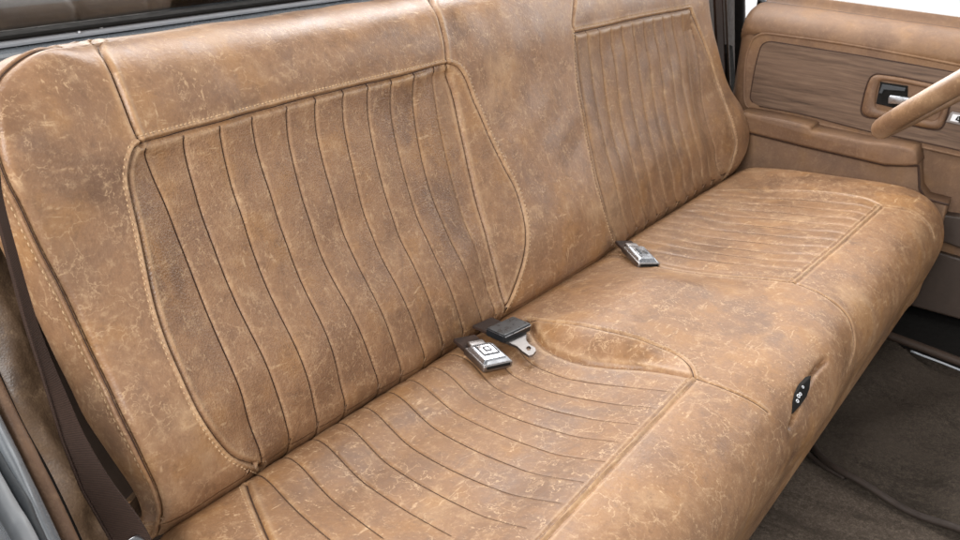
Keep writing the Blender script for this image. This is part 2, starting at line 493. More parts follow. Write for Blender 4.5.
# ------------------------------------------------------------------ bench seat: backrest
KB = .42; _n = math.hypot(1, KB); TDIR = np.array([0, KB / _n, 1 / _n]); NDIR = np.array([0, -1 / _n, KB / _n])
S0, S1 = -.014, .416
class Back(Sheet):
    edge = None; gus = []
    def macro(s, x, t):
        m = .012 * np.exp(-((t - .075) / .065) ** 2)
        m = m + .006 * np.exp(-((x - .715) / .12) ** 2)                       # centre section fuller
        for a, b in ((.10, .565), (.90, 1.315)):                                # inserts sit a little lower
            m = m - .007 * smooth(a - .03, a + .05, x) * smooth(b + .03, b - .05, x) * smooth(.36, .28, t)
        m = m + .008 * np.exp(-((t - .34) / .05) ** 2)
        for g in s.gus: m = m + g(x, t)
        return m
    def point(s, x, t):
        m = s.macro(x, t)
        if s.edge is not None: m = m - s.roll(x, t)
        return x[..., None] * np.array([1., 0, 0]) + t[..., None] * TDIR + m[..., None] * NDIR
    def roll(s, x, t):
        def q(d, r):
            d = np.clip(d, 0, r); return r - np.sqrt(np.maximum(r * r - (r - d) ** 2, 0))
        xl = np.interp(t, s.edge[0][:, 1], s.edge[0][:, 0]); xr = np.interp(t, s.edge[1][:, 1], s.edge[1][:, 0])
        rt = .012 + .034 * smooth(.03, .11, x) * smooth(1.42, 1.34, x)
        dl = np.minimum(x - xl, 1); dr = xr - x
        o = q(S1 - t, rt) + q(t - S0, .034) + q(dl, .006) + q(dr, .028)
        o = o + .006 * np.exp(-np.maximum(dl, 0) / .018) + .010 * np.exp(-np.maximum(dr, 0) / .03) + .008 * np.exp(-np.maximum(S1 - t, 0) / .03)
        return o
back = Back()
eL = back.inv([(171, 524), (171, 510), (165, 487), (150, 455), (128, 408), (104, 358), (75, 297), (53, 253), (33, 210), (17, 180), (8, 155), (3, 130), (1, 95), (5, 85), (15, 70), (35, 55), (60, 45), (88, 41)], 0, .01)
eL[0, 1] = max(eL[0, 1], .002)
eL = spline(eL, 6); eL = np.vstack([[eL[0, 0] + .004, S0], eL]); eL[:, 1] = np.maximum.accumulate(eL[:, 1] + np.arange(len(eL)) * 1e-7)
eL[-1] = [eL[-1, 0], S1]
eR = np.array([(1.385, S0), (1.425, .006), (1.462, .028), (1.482, .065), (1.474, .115), (1.452, .17), (1.446, .25), (1.444, .34), (1.43, .385), (1.405, .408), (1.37, S1)])
eR = spline(eR, 8); eR[:, 1] = np.clip(np.maximum.accumulate(eR[:, 1]), S0, S1)
back.edge = (eL, eR)
def B(pts, x0=.4, t0=.2): return spline(back.inv(pts, x0, t0), 8)
tracks = [[(145, 148), (155, 180), (170, 217), (185, 256), (205, 301), (225, 352), (243, 400), (256, 440), (262, 466)],
    [(182, 136), (194, 180), (222, 262), (263, 360), (278, 405), (290, 450)], [(217, 126), (232, 180), (258, 258), (300, 360), (311, 400), (317, 434)],
    [(251, 117), (268, 180), (292, 255), (332, 360), (343, 418)], [(284, 107), (302, 180), (324, 255), (363, 357), (370, 403)],
    [(313, 98), (333, 180), (354, 255), (390, 357), (394, 391)], [(341, 91), (361, 180), (381, 255), (414, 353), (419, 377)],
    [(366, 85), (387, 180), (406, 250), (433, 340), (438, 363)], [(389, 80), (412, 180), (429, 248), (453, 332), (458, 351)],
    [(412, 74), (435, 180), (450, 245), (472, 320), (476, 338)], [(434, 68), (455, 180), (470, 240), (488, 310), (492, 326)]]
def trace():
    global topL, topR, outL, outC, inC, outD, inD, inE, outE, yokeL, yokeC, linesL
    topL = B([(142, 143), (216, 123), (313, 97), (389, 79), (448, 64)], .1, .33)
    topR = B([(575, 33), (608, 26), (640, 18.5), (690, 9)], .9, .35)
    outL = B([(142, 144), (136, 148), (131, 160), (129, 178), (133, 200), (139, 228), (147, 265), (155, 300), (165, 332), (176, 360), (190, 390), (205, 420), (222, 443), (240, 459), (262, 468)], .1, .33)
    outC = B([(448, 64), (459, 68), (467, 80), (478, 107), (490, 135), (505, 167), (517, 190), (525, 215), (527, 237), (523, 263), (515, 288), (505, 309)], .55, .33)
    inC = B([(448, 66), (455, 100), (463, 140), (471, 178), (480, 212), (491, 250), (499, 285), (504, 312)], .55, .33)
    outD = B([(570, -20), (573, 20), (575, 33), (576, 60), (578, 90), (585, 125), (592, 160), (598, 187), (606, 215), (614, 240)], .9, .36)
    inD = B([(576, 36), (579, 65), (583, 100), (589, 135), (598, 175), (608, 215), (617, 243)], .9, .33)
    inE = B([(691, 10), (697, 50), (701, 90), (708, 128), (715, 152), (719, 172), (717, 186)], 1.3, .33)
    outE = B([(691, 9), (703, 40), (715, 75), (725, 103), (733, 128), (736, 146), (732, 164), (720, 182)], 1.3, .33)
    yokeL = B([(88, 41), (100, 50), (108, 62), (115, 76), (127, 106), (135, 128), (142, 144)], .07, .4)
    yokeC = B([(424, -12), (430, 0), (440, 20), (446, 45), (448, 64)], .56, .4)
    linesL = []
    for tr in tracks:
        q = back.inv(tr, .1, .33); sq = np.linspace(q[-1, 1], q[0, 1], 50)
        linesL.append(np.stack([np.polyval(np.polyfit(q[:, 1], q[:, 0], 3 if tr is tracks[0] else 2), sq), sq], 1))
    linesL.append(inC[np.argsort(inC[:, 1])])
def gusset(inn, out, sgn, dep):
    """the strip between the sunken insert and the outer seam is tilted inwards"""
    a = inn[np.argsort(inn[:, 1])]; c = out[np.argsort(out[:, 1])]
    def f(x, t):
        xa = np.interp(t, a[:, 1], a[:, 0]); xc = np.interp(t, c[:, 1], c[:, 0])
        w = np.abs(xc - xa) + 1e-4; q = np.clip(1 - (x - xa) * sgn / w, 0, 1)
        q = np.where((x - xa) * sgn < 0, np.exp(-(np.abs(x - xa) / .035) ** 2), q)
        ok = smooth(.345, .30, t) * smooth(.0, .05, t)
        return -dep * q * ok * np.minimum(1, w / .02)
    return f
trace()
back.gus = [gusset(inC, outC, 1, .009), gusset(linesL[0], outL, -1, .005), gusset(inE, outE, 1, .009), gusset(inD, outD, -1, .004)]
trace()
NR = 11
aR = inD[np.argsort(inD[:, 1])]; bR = inE[np.argsort(inE[:, 1])]
ss = np.linspace(-.005, .345, 40)
ax_ = np.interp(ss, aR[:, 1], aR[:, 0]); bx_ = np.interp(ss, bR[:, 1], bR[:, 0])
linesR = [np.stack([ax_ + (bx_ - ax_) * k / NR, ss], 1) for k in range(NR + 1)]
def fx(poly): 
    p = poly[np.argsort(poly[:, 0])]; return lambda x: np.interp(x, p[:, 0], p[:, 1])
lo0 = lambda x: np.full_like(x, -.03)
back.pl += [pleats(linesL, lo0, fx(topL), .0015, .0020, .0013), pleats(linesR, lo0, fx(topR), .0022, .0016, .0020)]
back.groove(topL, .0034, .0024); back.groove(topR, .003, .0028)
back.groove(inC, .0020, .0024); back.groove(outL, .0030, .0020); back.groove(outC, .0030, .0022); back.groove(outE, .003, .0026); back.groove(outD, .0022, .0024)
back.groove(yokeL, .0034, .0022); back.groove(yokeC, .0034, .0024)
def sidesgn(poly, p):  # which side of the polyline the pixel p lies on
    q = back.inv([p], *poly[len(poly) // 2]); return polydist(q[:, 0], q[:, 1], poly)[2][0]
back.band(topL, sidesgn(topL, (250, 100))); back.band(topR, sidesgn(topR, (640, 8)))
back.band(outL, sidesgn(outL, (100, 250))); back.band(outC, sidesgn(outC, (545, 200)), h=.0008); back.band(outE, sidesgn(outE, (742, 130)), h=.0005)
# soft stretch wrinkles
def wrinkle(x, t):
    d = .0007 * np.sin(23 * x + 31 * t + 2 * np.sin(17 * x - 9 * t)) + .0005 * np.sin(61 * x - 47 * t + 2.2 * np.sin(29 * t + 13 * x))
    return d, np.zeros_like(x)
back.pl.append(wrinkle)

def nodes(a, b, h0, h1):
    o = [a]
    while o[-1] < b: o.append(o[-1] + h0 + (h1 - h0) * (o[-1] - a) / (b - a))
    o = np.array(o); return a + (o - a) * (b - a) / (o[-1] - a)
u = nodes(0, 1, .0011 / 1.45, .0024 / 1.45)
u = np.concatenate([[0, .0004, .0009, .0015, .0022], u[(u > .0028) & (u < .975)], .975 + .025 * np.sin(np.linspace(0.05, 1, 22) * np.pi / 2)])
tt = np.concatenate([S0 + .022 * (1 - np.cos(np.linspace(0, 1, 16) * np.pi / 2)), np.arange(.0, .372, .00115)[1:], S1 - (S1 - .372) * (1 - np.sin(np.linspace(0, 1, 46) * np.pi / 2))])
UU, TT = np.meshgrid(u, tt)
XL = np.interp(TT, eL[:, 1], eL[:, 0]); XR = np.interp(TT, eR[:, 1], eR[:, 0]); XX = XL + (XR - XL) * UU
PP, NN, RG = back.surf(XX, TT)
nr, nc = XX.shape
V = PP.reshape(-1, 3); idx = np.arange(nr * nc).reshape(nr, nc)
F = np.stack([idx[:-1, :-1], idx[:-1, 1:], idx[1:, 1:], idx[1:, :-1]], -1).reshape(-1, 4)
fx_, ft_ = XX.ravel()[F].mean(1), TT.ravel()[F].mean(1)
# rim strip running back from the outline, then a closed rear
loop = np.concatenate([idx[:-1, 0], idx[-1, :-1], idx[1:, -1][::-1], idx[0, 1:][::-1]])
LP = V[loop]
ctr = LP.mean(0); dirs = LP - np.roll(LP, 2, 0); tang = np.roll(LP, -2, 0) - np.roll(LP, 2, 0)
outw = np.cross(tang, NDIR); outw /= np.linalg.norm(outw, axis=1)[:, None] + 1e-12
if ((LP - ctr) * outw).sum() < 0: outw = -outw
rings = [(.002, .0012), (.005, .002), (.009, .0022), (.012, .0010), (.016, .0022), (.024, .0042), (.034, .0056), (.044, .0050), (.052, .002), (.059, -.004), (.064, -.012), (.067, -.03)]
sl = np.concatenate([TT[:-1, 0], np.full(nc - 1, S1), TT[1:, -1][::-1], np.full(nc - 1, S0)]); dfac = .45 + .55 * smooth(-.01, .12, sl)
Vs = [V]; Fs = [F]; prev = loop; rg = [RG.ravel()]
off = len(V); n = len(loop)
for dpt, o in rings:
    Vs.append(LP - NDIR * (dpt * dfac)[:, None] + outw * o); cur = off + np.arange(n); off += n
    Fs.append(np.stack([prev, cur, np.roll(cur, -1), np.roll(prev, -1)], 1)); prev = cur; rg.append(np.full(n, .5 * (dpt == .009)))
Vs.append((ctr - NDIR * .07)[None]); rg.append(np.zeros(1))
Vall = np.vstack(Vs); Fq = np.vstack(Fs)
cpos = np.array([.72, 0, -.28])
bench = empty('bench_seat', cpos, 'long distressed brown leather bench seat with pleated inserts and tan stitching', 'bench seat')
nF = len(Fq) - len(F)
def fm(poly): return np.concatenate([in_poly(fx_, ft_, poly), np.zeros(nF, bool)])
def ring_of(*ps): return np.vstack(ps)
regL = ring_of(outL[::-1], topL, outC, [[outC[-1, 0], -.03], [outL[-1, 0], -.03]])
regR = ring_of([[outD[-1, 0], -.03]], outD[::-1][:-9], topR, outE, [[outE[-1, 0], -.03]])
regC = ring_of(yokeC[::-1] * 1.0, [[yokeC[0, 0], .45], [outD[0, 0], .45]], outD, [[outD[-1, 0], -.03], [outC[-1, 0], -.03]], outC[::-1])
mL, mR = fm(regL), fm(regR); mC = fm(regC) & ~mL & ~mR
backobj, pl1, pl2, cen = split_mesh(['backrest', 'pleated_insert', 'pleated_insert', 'center_panel'], [None, mL, mR, mC], Vall, Fq, np.concatenate(rg), [MAT['hide'], MAT['insert'], MAT['insert2'], MAT['hide']], [bench, 0, 0, 0])
# rear cover closing the shell
np_mesh('rear_cover', np.vstack([Vall[prev], ctr - NDIR * .07]), np.stack([np.arange(n), np.roll(np.arange(n), -1), np.full(n, n)], 1), MAT['rear'], backobj)
# seam lines and stitching
th = [thread_on(back, p) for p in (topL, topR, outL, outC, outE[outE[:, 1] > .012], yokeL, yokeC)]
th += [thread_on(back, l[l[:, 1] > -.012], lift=.0005, r=.00062) for l in linesL]
th += [thread_on(back, l[(l[:, 1] > .014) & (l[:, 1] < fx(topR)(l[:, 0]))], lift=-.0001, r=.0006) for l in linesR]
lp = LP[:nr - 1]; lpo = outw[:nr - 1]
eq = dens(lp + lpo * .0008 - NDIR * .0010, .002); th.append(tube_arrays(eq, .0006 * np.sqrt(smooth(0, 20, len(eq) - 1 - np.arange(len(eq))) + .002), 6))
for v_, f_ in th: np_mesh('seam', v_, f_, MAT['seam'], backobj)
for p, px in ((topL, (250, 100)), (outL, (100, 250)), (outC, (545, 200)), (outE, (742, 130)), (topR, (640, 8))):
    np_mesh('stitching', *merge(stitches_on(back, p, sidesgn(p, px) * .0062)), MAT['thread'], backobj)
np_mesh('stitching', *merge(stitches_on(back, outD[12:], sidesgn(outD, (560, 120)) * .004)), MAT['thread'], backobj)
# a stitch row on the side panel behind the edge seam
for dpt, oo in ((.0120, .0012),):
    q = dens(lp - NDIR * (dpt * dfac[:nr - 1])[:, None] + lpo * oo, .001); st = []
    for i in range(int(len(q) / 6.2)):
        seg = q[int(i * 6.2):int(i * 6.2) + 5]
        if len(seg) == 5: st.append(tube_arrays(seg, [.0003, .0007, .0008, .0007, .0003], 5))
    np_mesh('stitching', *merge(st), MAT['thread'], backobj)
pq = dens(lp + lpo * .0020 - NDIR * (.0040 * dfac[:nr - 1])[:, None], .003); pr = .0022 * np.sqrt(smooth(0, 22, len(pq) - 1 - np.arange(len(pq))) + .002)
tube('piping', pq, pr, MAT['hide'], backobj, 8)

# ------------------------------------------------------------------ bench seat: cushion
prof = spline([(.040, -.075), (.036, -.050), (.022, -.024), (.006, -.009), (-.010, -.0006), (-.05, .004), (-.1, .008), (-.15, .012), (-.2, .016), (-.25, .0195), (-.285, .020), (-.315, .0165), (-.342, .006), (-.362, -.012), (-.3735, -.037), (-.3755, -.062), (-.370, -.092), (-.360, -.13), (-.350, -.175), (-.30, -.20)], 10)
pl_ = np.concatenate([[0], np.cumsum(np.linalg.norm(np.diff(prof, axis=0), axis=1))])
pl_ -= np.interp(0, -prof[:60, 0], pl_[:60])           # s = 0 at the crease
PS = np.linspace(pl_[0], pl_[-1], 800); PY = np.interp(PS, pl_, prof[:, 0]); PZ = np.interp(PS, pl_, prof[:, 1])
ker = np.ones(25) / 25
def sm(a): return np.convolve(np.pad(a, 12, mode='edge'), ker, 'valid')
PY, PZ = sm(PY), sm(PZ)
ty, tz = np.gradient(PY, PS), np.gradient(PZ, PS); tl = np.hypot(ty, tz); NY, NZ = tz / tl, -ty / tl   # outward = up / front
C0, C1 = PS[6], PS[-6]
XCL, XCR = -.008, 1.452
class Cush(Sheet):
    flip = -1.0
    stage = 0
    def height(s, t): return .024 * np.exp(-((t - .135) / .085) ** 2)
    def macro(s, x, t):
        m = np.zeros(np.broadcast(x, t).shape)
        dip = smooth(.02, .09, t) * smooth(.285, .20, t)
        m = m - .010 * dip * smooth(.04, .14, x) * smooth(.54, .42, x)
        m = m - .008 * dip * smooth(.86, .98, x) * smooth(1.36, 1.24, x)
        m = m + .006 * np.exp(-((x - 1.40) / .05) ** 2) * smooth(.0, .1, t)
        if s.stage == 1: m = m + s.height(t)
        if s.stage >= 2:
            xg = np.interp(t, s.g[:, 1], s.g[:, 0]); xs = np.interp(t, s.t[:, 1], s.t[:, 0]); xr = np.interp(t, s.r[:, 1], s.r[:, 0])
            h = s.height(t)
            a = np.clip((x - xg) / np.maximum(xs - xg, .012), 0, 1); a = np.sin(a * np.pi / 2) ** 1.2
            b = smooth(0, .11, xr - x)
            m = m + h * a * b
            m = m + .006 * smooth(0, .08, x - xs) * smooth(0, .10, xr - x) * smooth(.26, .36, t) * smooth(.50, .41, t)
        return m
    def point(s, x, t):
        m = s.macro(x, t)
        if s.stage >= 3:
            def q(d, r):
                d = np.clip(d, 0, r); return r - np.sqrt(np.maximum(r * r - (r - d) ** 2, 0))
            m = m - q(s.xr(t) - x, .030) - q(x - XCL, .02) - .008 * np.exp(-np.maximum(s.xr(t) - x, 0) / .03)
        y = np.interp(t, PS, PY); z = np.interp(t, PS, PZ); ny = np.interp(t, PS, NY); nz = np.interp(t, PS, NZ)
        return np.stack([x + 0 * t, y + ny * m, z + nz * m], -1)
    def xr(s, t): return XCR - .030 * smooth(.30, .42, t) 
cus = Cush()
def Cv(pts, x0=.3, t0=.2): return spline(cus.inv(pts, x0, t0), 8)
g0 = cus.inv([(528, 324), (540, 343), (553, 353), (580, 363), (610, 367), (641, 369), (670, 373), (695, 379)], .55, .02)
cus.stage = 1
t0 = cus.inv([(526, 320), (545, 321), (560, 322.5), (580, 325), (600, 329), (620, 333.5), (640, 339), (660, 347), (675, 353.5), (685, 360), (691, 367), (694, 377)], .55, .02)
cus.stage = 0
front_l = cus.inv([(768, 412), (790, 428)], .45, .37)
r0 = cus.inv([(640, 262), (680, 271), (720, 276), (760, 279), (793, 283), (815, 291), (833, 302), (848, 317), (853, 331), (854, 347), (850, 362)], .84, .05)
def mono(p):
    p = p[np.argsort(p[:, 1])]; return p
cus.g = mono(np.vstack([[g0[0, 0] + .005, -.06], g0, front_l])); cus.t = mono(np.vstack([[t0[0, 0] + .005, -.06], t0, front_l]))
cus.r = mono(np.vstack([[r0[0, 0], -.06], r0]))
cus.stage = 2
cl = Cv([(526, 320), (545, 321), (560, 322.5), (580, 325), (600, 329), (620, 333.5), (640, 339), (660, 347), (675, 353.5), (685, 360), (691, 367), (694, 378)], .57, .02)
gl = Cv([(530, 327), (540, 343), (553, 353), (580, 363), (610, 367), (641, 369), (670, 373), (694, 378)], .55, .02)
cf = Cv([(694, 378), (715, 385), (740, 395), (768, 412)], .47, .3)
cr = Cv([(640, 262), (680, 271), (720, 276), (760, 279), (793, 283), (815, 291), (833, 302), (848, 317), (853, 331), (854, 347), (850, 362)], .84, .05)
fl = Cv([(694, 378), (660, 414), (620, 456), (580, 499), (545, 537), (520, 566)], .47, .3)
fl = np.vstack([fl, [[.06, fl[-1, 1] - .01], [.02, fl[-1, 1] - .03]]])
frr = Cv([(793, 283), (815, 264), (840, 243), (862, 223), (881, 206)], .85, .28)
sr = Cv([(725, 191), (750, 191), (790, 191), (830, 193), (858, 197), (872, 201), (881, 206)], 1.3, .05)
er = Cv([(881, 206), (896, 208), (910, 211), (922, 218), (930, 227), (934, 238)], 1.3, .3)
bl = Cv([(246, 484), (250, 495), (257, 512), (266, 533), (278, 556)], .08, .02)
cre = Cv([(829, 358), (820, 366), (812, 376), (802, 396), (795, 416), (788, 434)], .6, .38)
cus.stage = 3
# pleat lines of the near insert: nearest ones traced, the rest spread evenly
tr = [[(262, 476), (290, 503), (320, 531), (350, 556)], [(290, 458), (320, 487), (350, 513), (383, 538)], [(320, 441), (360, 477), (400, 508), (452, 536)], [(343, 422), (375, 455), (402, 474), (435, 494), (490, 513), (540, 535)],
      [(367, 407), (403, 441), (433, 461), (460, 476), (507, 488), (560, 505)], [(392, 392), (420, 416), (453, 440), (493, 459), (520, 466), (583, 483)], [(417, 382), (453, 410), (493, 432), (533, 446), (605, 462)]]
trl = [cus.inv(p, .1, .02) for p in tr]
trl = [np.stack([np.polyval(np.polyfit(p[:, 1], p[:, 0], 2), np.linspace(-.02, p[-1, 1], 20)), np.linspace(-.02, p[-1, 1], 20)], 1) for p in trl]
xc0 = np.array([p[0, 0] for p in trl]); k = np.arange(len(trl))
NL = 11; s_f = .262
g_cr = cus.g[1, 0]; linesC = []
for i in range(NL + 1):
    if i < len(trl): linesC.append(trl[i])
    else:
        f = (i - len(trl) + 1) / (NL - len(trl) + 1); a = linesC[len(trl) - 1]
        ss = np.linspace(-.02, .27, 24); xa = np.interp(ss, a[:, 1], a[:, 0]); xg = np.interp(ss, cus.g[:, 1], cus.g[:, 0])
        linesC.append(np.stack([xa + (xg - xa) * f, ss], 1))
srs = sr[np.argsort(sr[:, 1])]; ss = np.linspace(-.02, .275, 30)
xa = np.interp(ss, cus.r[:, 1], cus.r[:, 0]); xz = np.minimum(np.interp(ss, srs[:, 1], srs[:, 0]), 1.4)
linesD = [np.stack([xa + (xz - xa) * (.03 + .97 * k / 11), ss], 1) for k in range(12)]
cus.pl += [pleats(linesC, lo0, fx(fl), .0010, .0015, .0015, 0., (.10, .22)), pleats(linesD, lo0, fx(frr), .0014, .0014, .0022, .6)]
for p, dd, w in ((cl, .0026, .0017), (cf, .0018, .0015), (cr, .0020, .0020), (sr, .0020, .0022), (er, .003, .0026), (bl, .003, .0022), (gl, .0022, .0028)): cus.groove(p, dd, w)
cus.groove(cre, .0075, .0030, 0)
for p, hw in ((fl, .0032), (frr, .004)):                      # double-groove welt along the front of the inserts
    T = np.gradient(p, axis=0); T /= np.linalg.norm(T, axis=1)[:, None]; nn_ = np.stack([-T[:, 1], T[:, 0]], 1)
    cus.groove(p + nn_ * hw, .0014, .0014); cus.groove(p - nn_ * hw, .0014, .0014)
    cus.band(p, 1, 0, .0026, .0016, .005, 0)
def sgnc(poly, p):
    q = cus.inv([p], *poly[len(poly) // 2]); return polydist(q[:, 0], q[:, 1], poly)[2][0]
cus.band(cl, sgnc(cl, (660, 320))); cus.band(bl, sgnc(bl, (245, 515)))
u = nodes(0, 1, .0013 / 1.48, .0024 / 1.48)
u = np.concatenate([u[u < .972], .972 + .028 * np.sin(np.linspace(.05, 1, 24) * np.pi / 2)])
tt = np.concatenate([np.linspace(C0, -.02, 30)[:-1], np.arange(-.02, .47, .0013), np.linspace(.471, C1, 40)])
UU, TT = np.meshgrid(u, tt); XR = cus.xr(TT); XX = XCL + (XR - XCL) * UU
PP, NN, RG = cus.surf(XX, TT); nr, nc = XX.shape
V = PP.reshape(-1, 3); idx = np.arange(nr * nc).reshape(nr, nc)
F = np.stack([idx[:-1, :-1], idx[1:, :-1], idx[1:, 1:], idx[:-1, 1:]], -1).reshape(-1, 4)
fx_, ft_ = XX.ravel()[F].mean(1), TT.ravel()[F].mean(1)
Vs = [V]; Fs = [F]; rg = [RG.ravel()]; off = len(V)
for e, sg in ((0, -1), (-1, 1)):                              # closed ends
    E_ = V[idx[:, e]]; c = E_.mean(0); prev = idx[:, e]
    for sc_, o in ((.93, .004), (.80, .006), (.5, .007), (.15, .007)):
        Vs.append(c + (E_ - c) * [1, sc_, sc_] + [sg * o, 0, 0]); cur = off + np.arange(nr); off += nr
        Fs.append(np.stack([prev[:-1], prev[1:], cur[1:], cur[:-1]], 1)[:, ::(1 if e == -1 else -1)]); prev = cur; rg.append(np.zeros(nr))
Vall = np.vstack(Vs); Fq = np.vstack(Fs); nF = len(Fq) - len(F)
def fm(poly): return np.concatenate([in_poly(fx_, ft_, poly), np.zeros(nF, bool)])
l0 = linesC[0]; fl_in = fl[fl[:, 0] > .0]
regA = ring_of([[bl[0, 0], -.2]], bl, fl_in[::-1], gl[::-1], [[gl[0, 0], -.2]])
regB = ring_of([[cr[0, 0], -.2]], cr[:33], frr, sr[::-1], [[sr[0, 0], -.2]])
regC = ring_of([[gl[0, 0], -.2]], gl, cf, cre[::-1], cr[::-1], [[cr[0, 0], -.2]])
mA, mB = fm(regA), fm(regB); mC = fm(regC) & ~mA & ~mB
cushobj, c1, c2, c3 = split_mesh(['cushion', 'pleated_insert', 'pleated_insert', 'center_panel'], [None, mA, mB, mC], Vall, Fq, np.concatenate(rg), [MAT['cush'], MAT['cushin'], MAT['cushin'], MAT['cush']], [bench, 0, 0, 0])
th = [thread_on(cus, p, .0004) for p in (cl, cf, cr[:70], sr, er, bl)]
th += [thread_on(cus, l[(l[:, 1] > -.012) & (l[:, 1] < fx(fl)(l[:, 0]) - .005)], lift=.0005, r=.00058, fade=(.09, .24)) for l in linesC[:-1]]
thd = [thread_on(cus, l[(l[:, 1] > -.012) & (l[:, 1] < fx(frr)(l[:, 0]) - .006)], lift=.0003, r=.0005) for l in linesD[1:-1]]
for p, hw in ((fl, .0032), (frr, .004)):
    T = np.gradient(p, axis=0); T /= np.linalg.norm(T, axis=1)[:, None]; nn_ = np.stack([-T[:, 1], T[:, 0]], 1)
    th += [thread_on(cus, p + nn_ * hw, -.0003, .0005), thread_on(cus, p - nn_ * hw, -.0003, .0005)]
for i_, (v_, f_) in enumerate(th): np_mesh('seam', v_, f_, MAT['seam3' if 12 <= i_ < 17 else 'seam2'], cushobj)
for v_, f_ in thd: np_mesh('seam', v_, f_, MAT['seam3'], cushobj)
for p, px in ((cl, (660, 320)), (bl, (245, 515))): np_mesh('stitching', *merge(stitches_on(cus, p, sgnc(p, px) * .0062)), MAT['thread'], cushobj)

def on_cush(p, lift=0., guess=(.5, .1)):
    q = cus.inv([p], *guess); P, N = cus.pn(q[:, 0], q[:, 1]); N = N[0]
    return P[0] + N * lift, N

# black switch plate tucked into the front fold
sp = [(809, 376), (805, 380.5), (799.5, 386), (794.5, 393), (791, 402), (789, 415), (792, 413), (798, 406.5), (804.5, 397.5), (807.5, 389)]
pc, nc_ = on_cush((799, 396), .002, (.6, .39))
mt = frame(pc, RC[0], -RC[1])
nrm = Vector(CAM - pc).normalized()*.35 + Vector(nc_) ; nrm.normalize()
pp = []
bm = bmesh.new()
pts3 = [hit(p, nrm, float(np.dot(nrm, pc))) for p in sp]
fr_ = frame(pc, pts3[0] - pts3[5], pts3[9] - pts3[4])
loc2 = [(fr_.inverted() @ Vector(p)).to_2d() for p in pts3]
fr2 = fr_.copy(); zz = Vector((fr_[0][2], fr_[1][2], fr_[2][2]))
if zz.dot(Vector(CAM - pc)) < 0:
    loc2 = [Vector((p.x, -p.y)) for p in loc2]; fr_ = frame(pc, pts3[0] - pts3[5], -(pts3[9] - pts3[4])); zz = -zz
for i in range(3): fr_[i][3] = pc[i] - zz[i] * .006
prism(bm, loc2, .010, fr_, .0012)
sw = bm_obj('switch_panel', bm, MAT['blackm'], bench, label='black rocker switch panel with white symbols')
bm = bmesh.new()
for q, sz in (((803, 387), .0012), ((798.5, 396), .0017), ((800.5, 394), .0014), ((797.5, 401), .0015)):
    P = hit(q, zz, float(np.dot(zz, Vector(pc) + zz * .0046)))
    f2 = fr_.copy()
    for i in range(3): f2[i][3] = P[i]
    for a in np.linspace(0, 2 * np.pi, 9)[:-1]:
        rbox(bm, (sz * .85, sz * .35, .0006), (sz * math.cos(a) * .9, sz * math.sin(a) * 1.2, 0), f2 @ Matrix.Rotation(0, 4, 'Z'), 0)
bm_obj('symbol', bm, MAT['white'], sw)

# ------------------------------------------------------------------ seat belt hardware
def buckle(px4, z, label, slot):
    c = [at_z(p, z) for p in px4]                              # back, right, front, left corners of the top face
    o = sum(c) / 4; L = (c[1] + c[2] - c[0] - c[3]) / 2; Wd = (c[0] + c[1] - c[3] - c[2]) / 2
    ln = np.linalg.norm(L); wd = np.linalg.norm(Wd)
    t = empty('seat_belt_buckle', o - np.array([0, 0, .014]), label, 'buckle', 'chrome seat belt buckles on the bench')
    tilt = np.array([0, 0, -.10 * ln])
    m = frame(o, L + tilt, Wd)
    bm = bmesh.new(); rbox(bm, (ln * 1.02, wd, .009), (0, 0, -.0055), m, .0022, 3)
    bm_obj('case', bm, MAT['steel'], t, True)
    bm = bmesh.new(); rbox(bm, (ln * .98, wd * .96, .005), (0, 0, .0005), m, .0022, 3, taper=(.74, .74))
    cv = bm_obj('cover', bm, MAT['satin'], t, False)
    bm = bmesh.new()
    bx = -ln * .10
    for sx, sy, w1, w2 in ((0, 1, ln * .50, .0010), (0, -1, ln * .50, .0010), (1, 0, .0010, wd * .52), (-1, 0, .0010, wd * .52)):
        rbox(bm, (w1, w2, .0012), (bx + sx * ln * .25, sy * wd * .26, .0033), m, .0002, 1)
    if not slot: bm_obj('button_surround', bm, MAT['iron'], cv)
    else: bm.free()
    bm = bmesh.new(); rbox(bm, (ln * .46, wd * .48, .0022), (bx, 0, .0026), m, .0008, 2)
    bt = bm_obj('release_button', bm, MAT['chrome'], cv)
    bm = bmesh.new()
    if slot: rbox(bm, (.0036, wd * .42, .001), (bx + ln * .02, wd * .05, .0038), m @ Matrix.Rotation(math.radians(90), 4, 'Z'), .0002, 1)
    else:
        rbox(bm, (.0075, .0075, .0008), (bx, 0, .0037), m, .0002, 1); 
    bm_obj('emblem', bm, MAT['satin'] if not slot else MAT['greyd'], bt)
    if not slot:
        bm = bmesh.new()
        for dx, dy, ax, ay in ((0, .0036, .008, .0008), (0, -.0036, .008, .0008), (.0036, 0, .0008, .008), (-.0036, 0, .0008, .008)):
            rbox(bm, (ax, ay, .0006), (bx + dx, dy, .0043), m, 0)
        bm_obj('emblem_outline', bm, MAT['iron'], bt)
    # front lip with the tongue slot
    bm = bmesh.new(); rbox(bm, (.003, wd * .8, .0035), (ln * .505, 0, -.004), m, .0006, 1); bm_obj('tongue_slot', bm, MAT['blackm'], t)
    # webbing stub going back into the crease
    bm = bmesh.new(); rbox(bm, (.034, wd * .78, .005), (-ln * .5 - .013, 0, -.009), m, .0015, 2)
    bm_obj('webbing', bm, MAT['web'], t)
    bm = bmesh.new(); rbox(bm, (.012, wd * .55, .008), (-ln * .5 - .004, 0, -.004), m, .002, 2)
    bm_obj('strap_loop', bm, MAT['steel'], t, True)
    return t
buckle([(487.5, 340), (508, 354), (490, 368.5), (469.5, 351.5)], .013, 'silver square-button seat belt buckle beside the black tongue cover', False)
buckle([(639, 244.5), (655, 257), (645, 265), (627, 250)], .016, 'silver seat belt buckle alone in the crease near the far pleated insert', True)
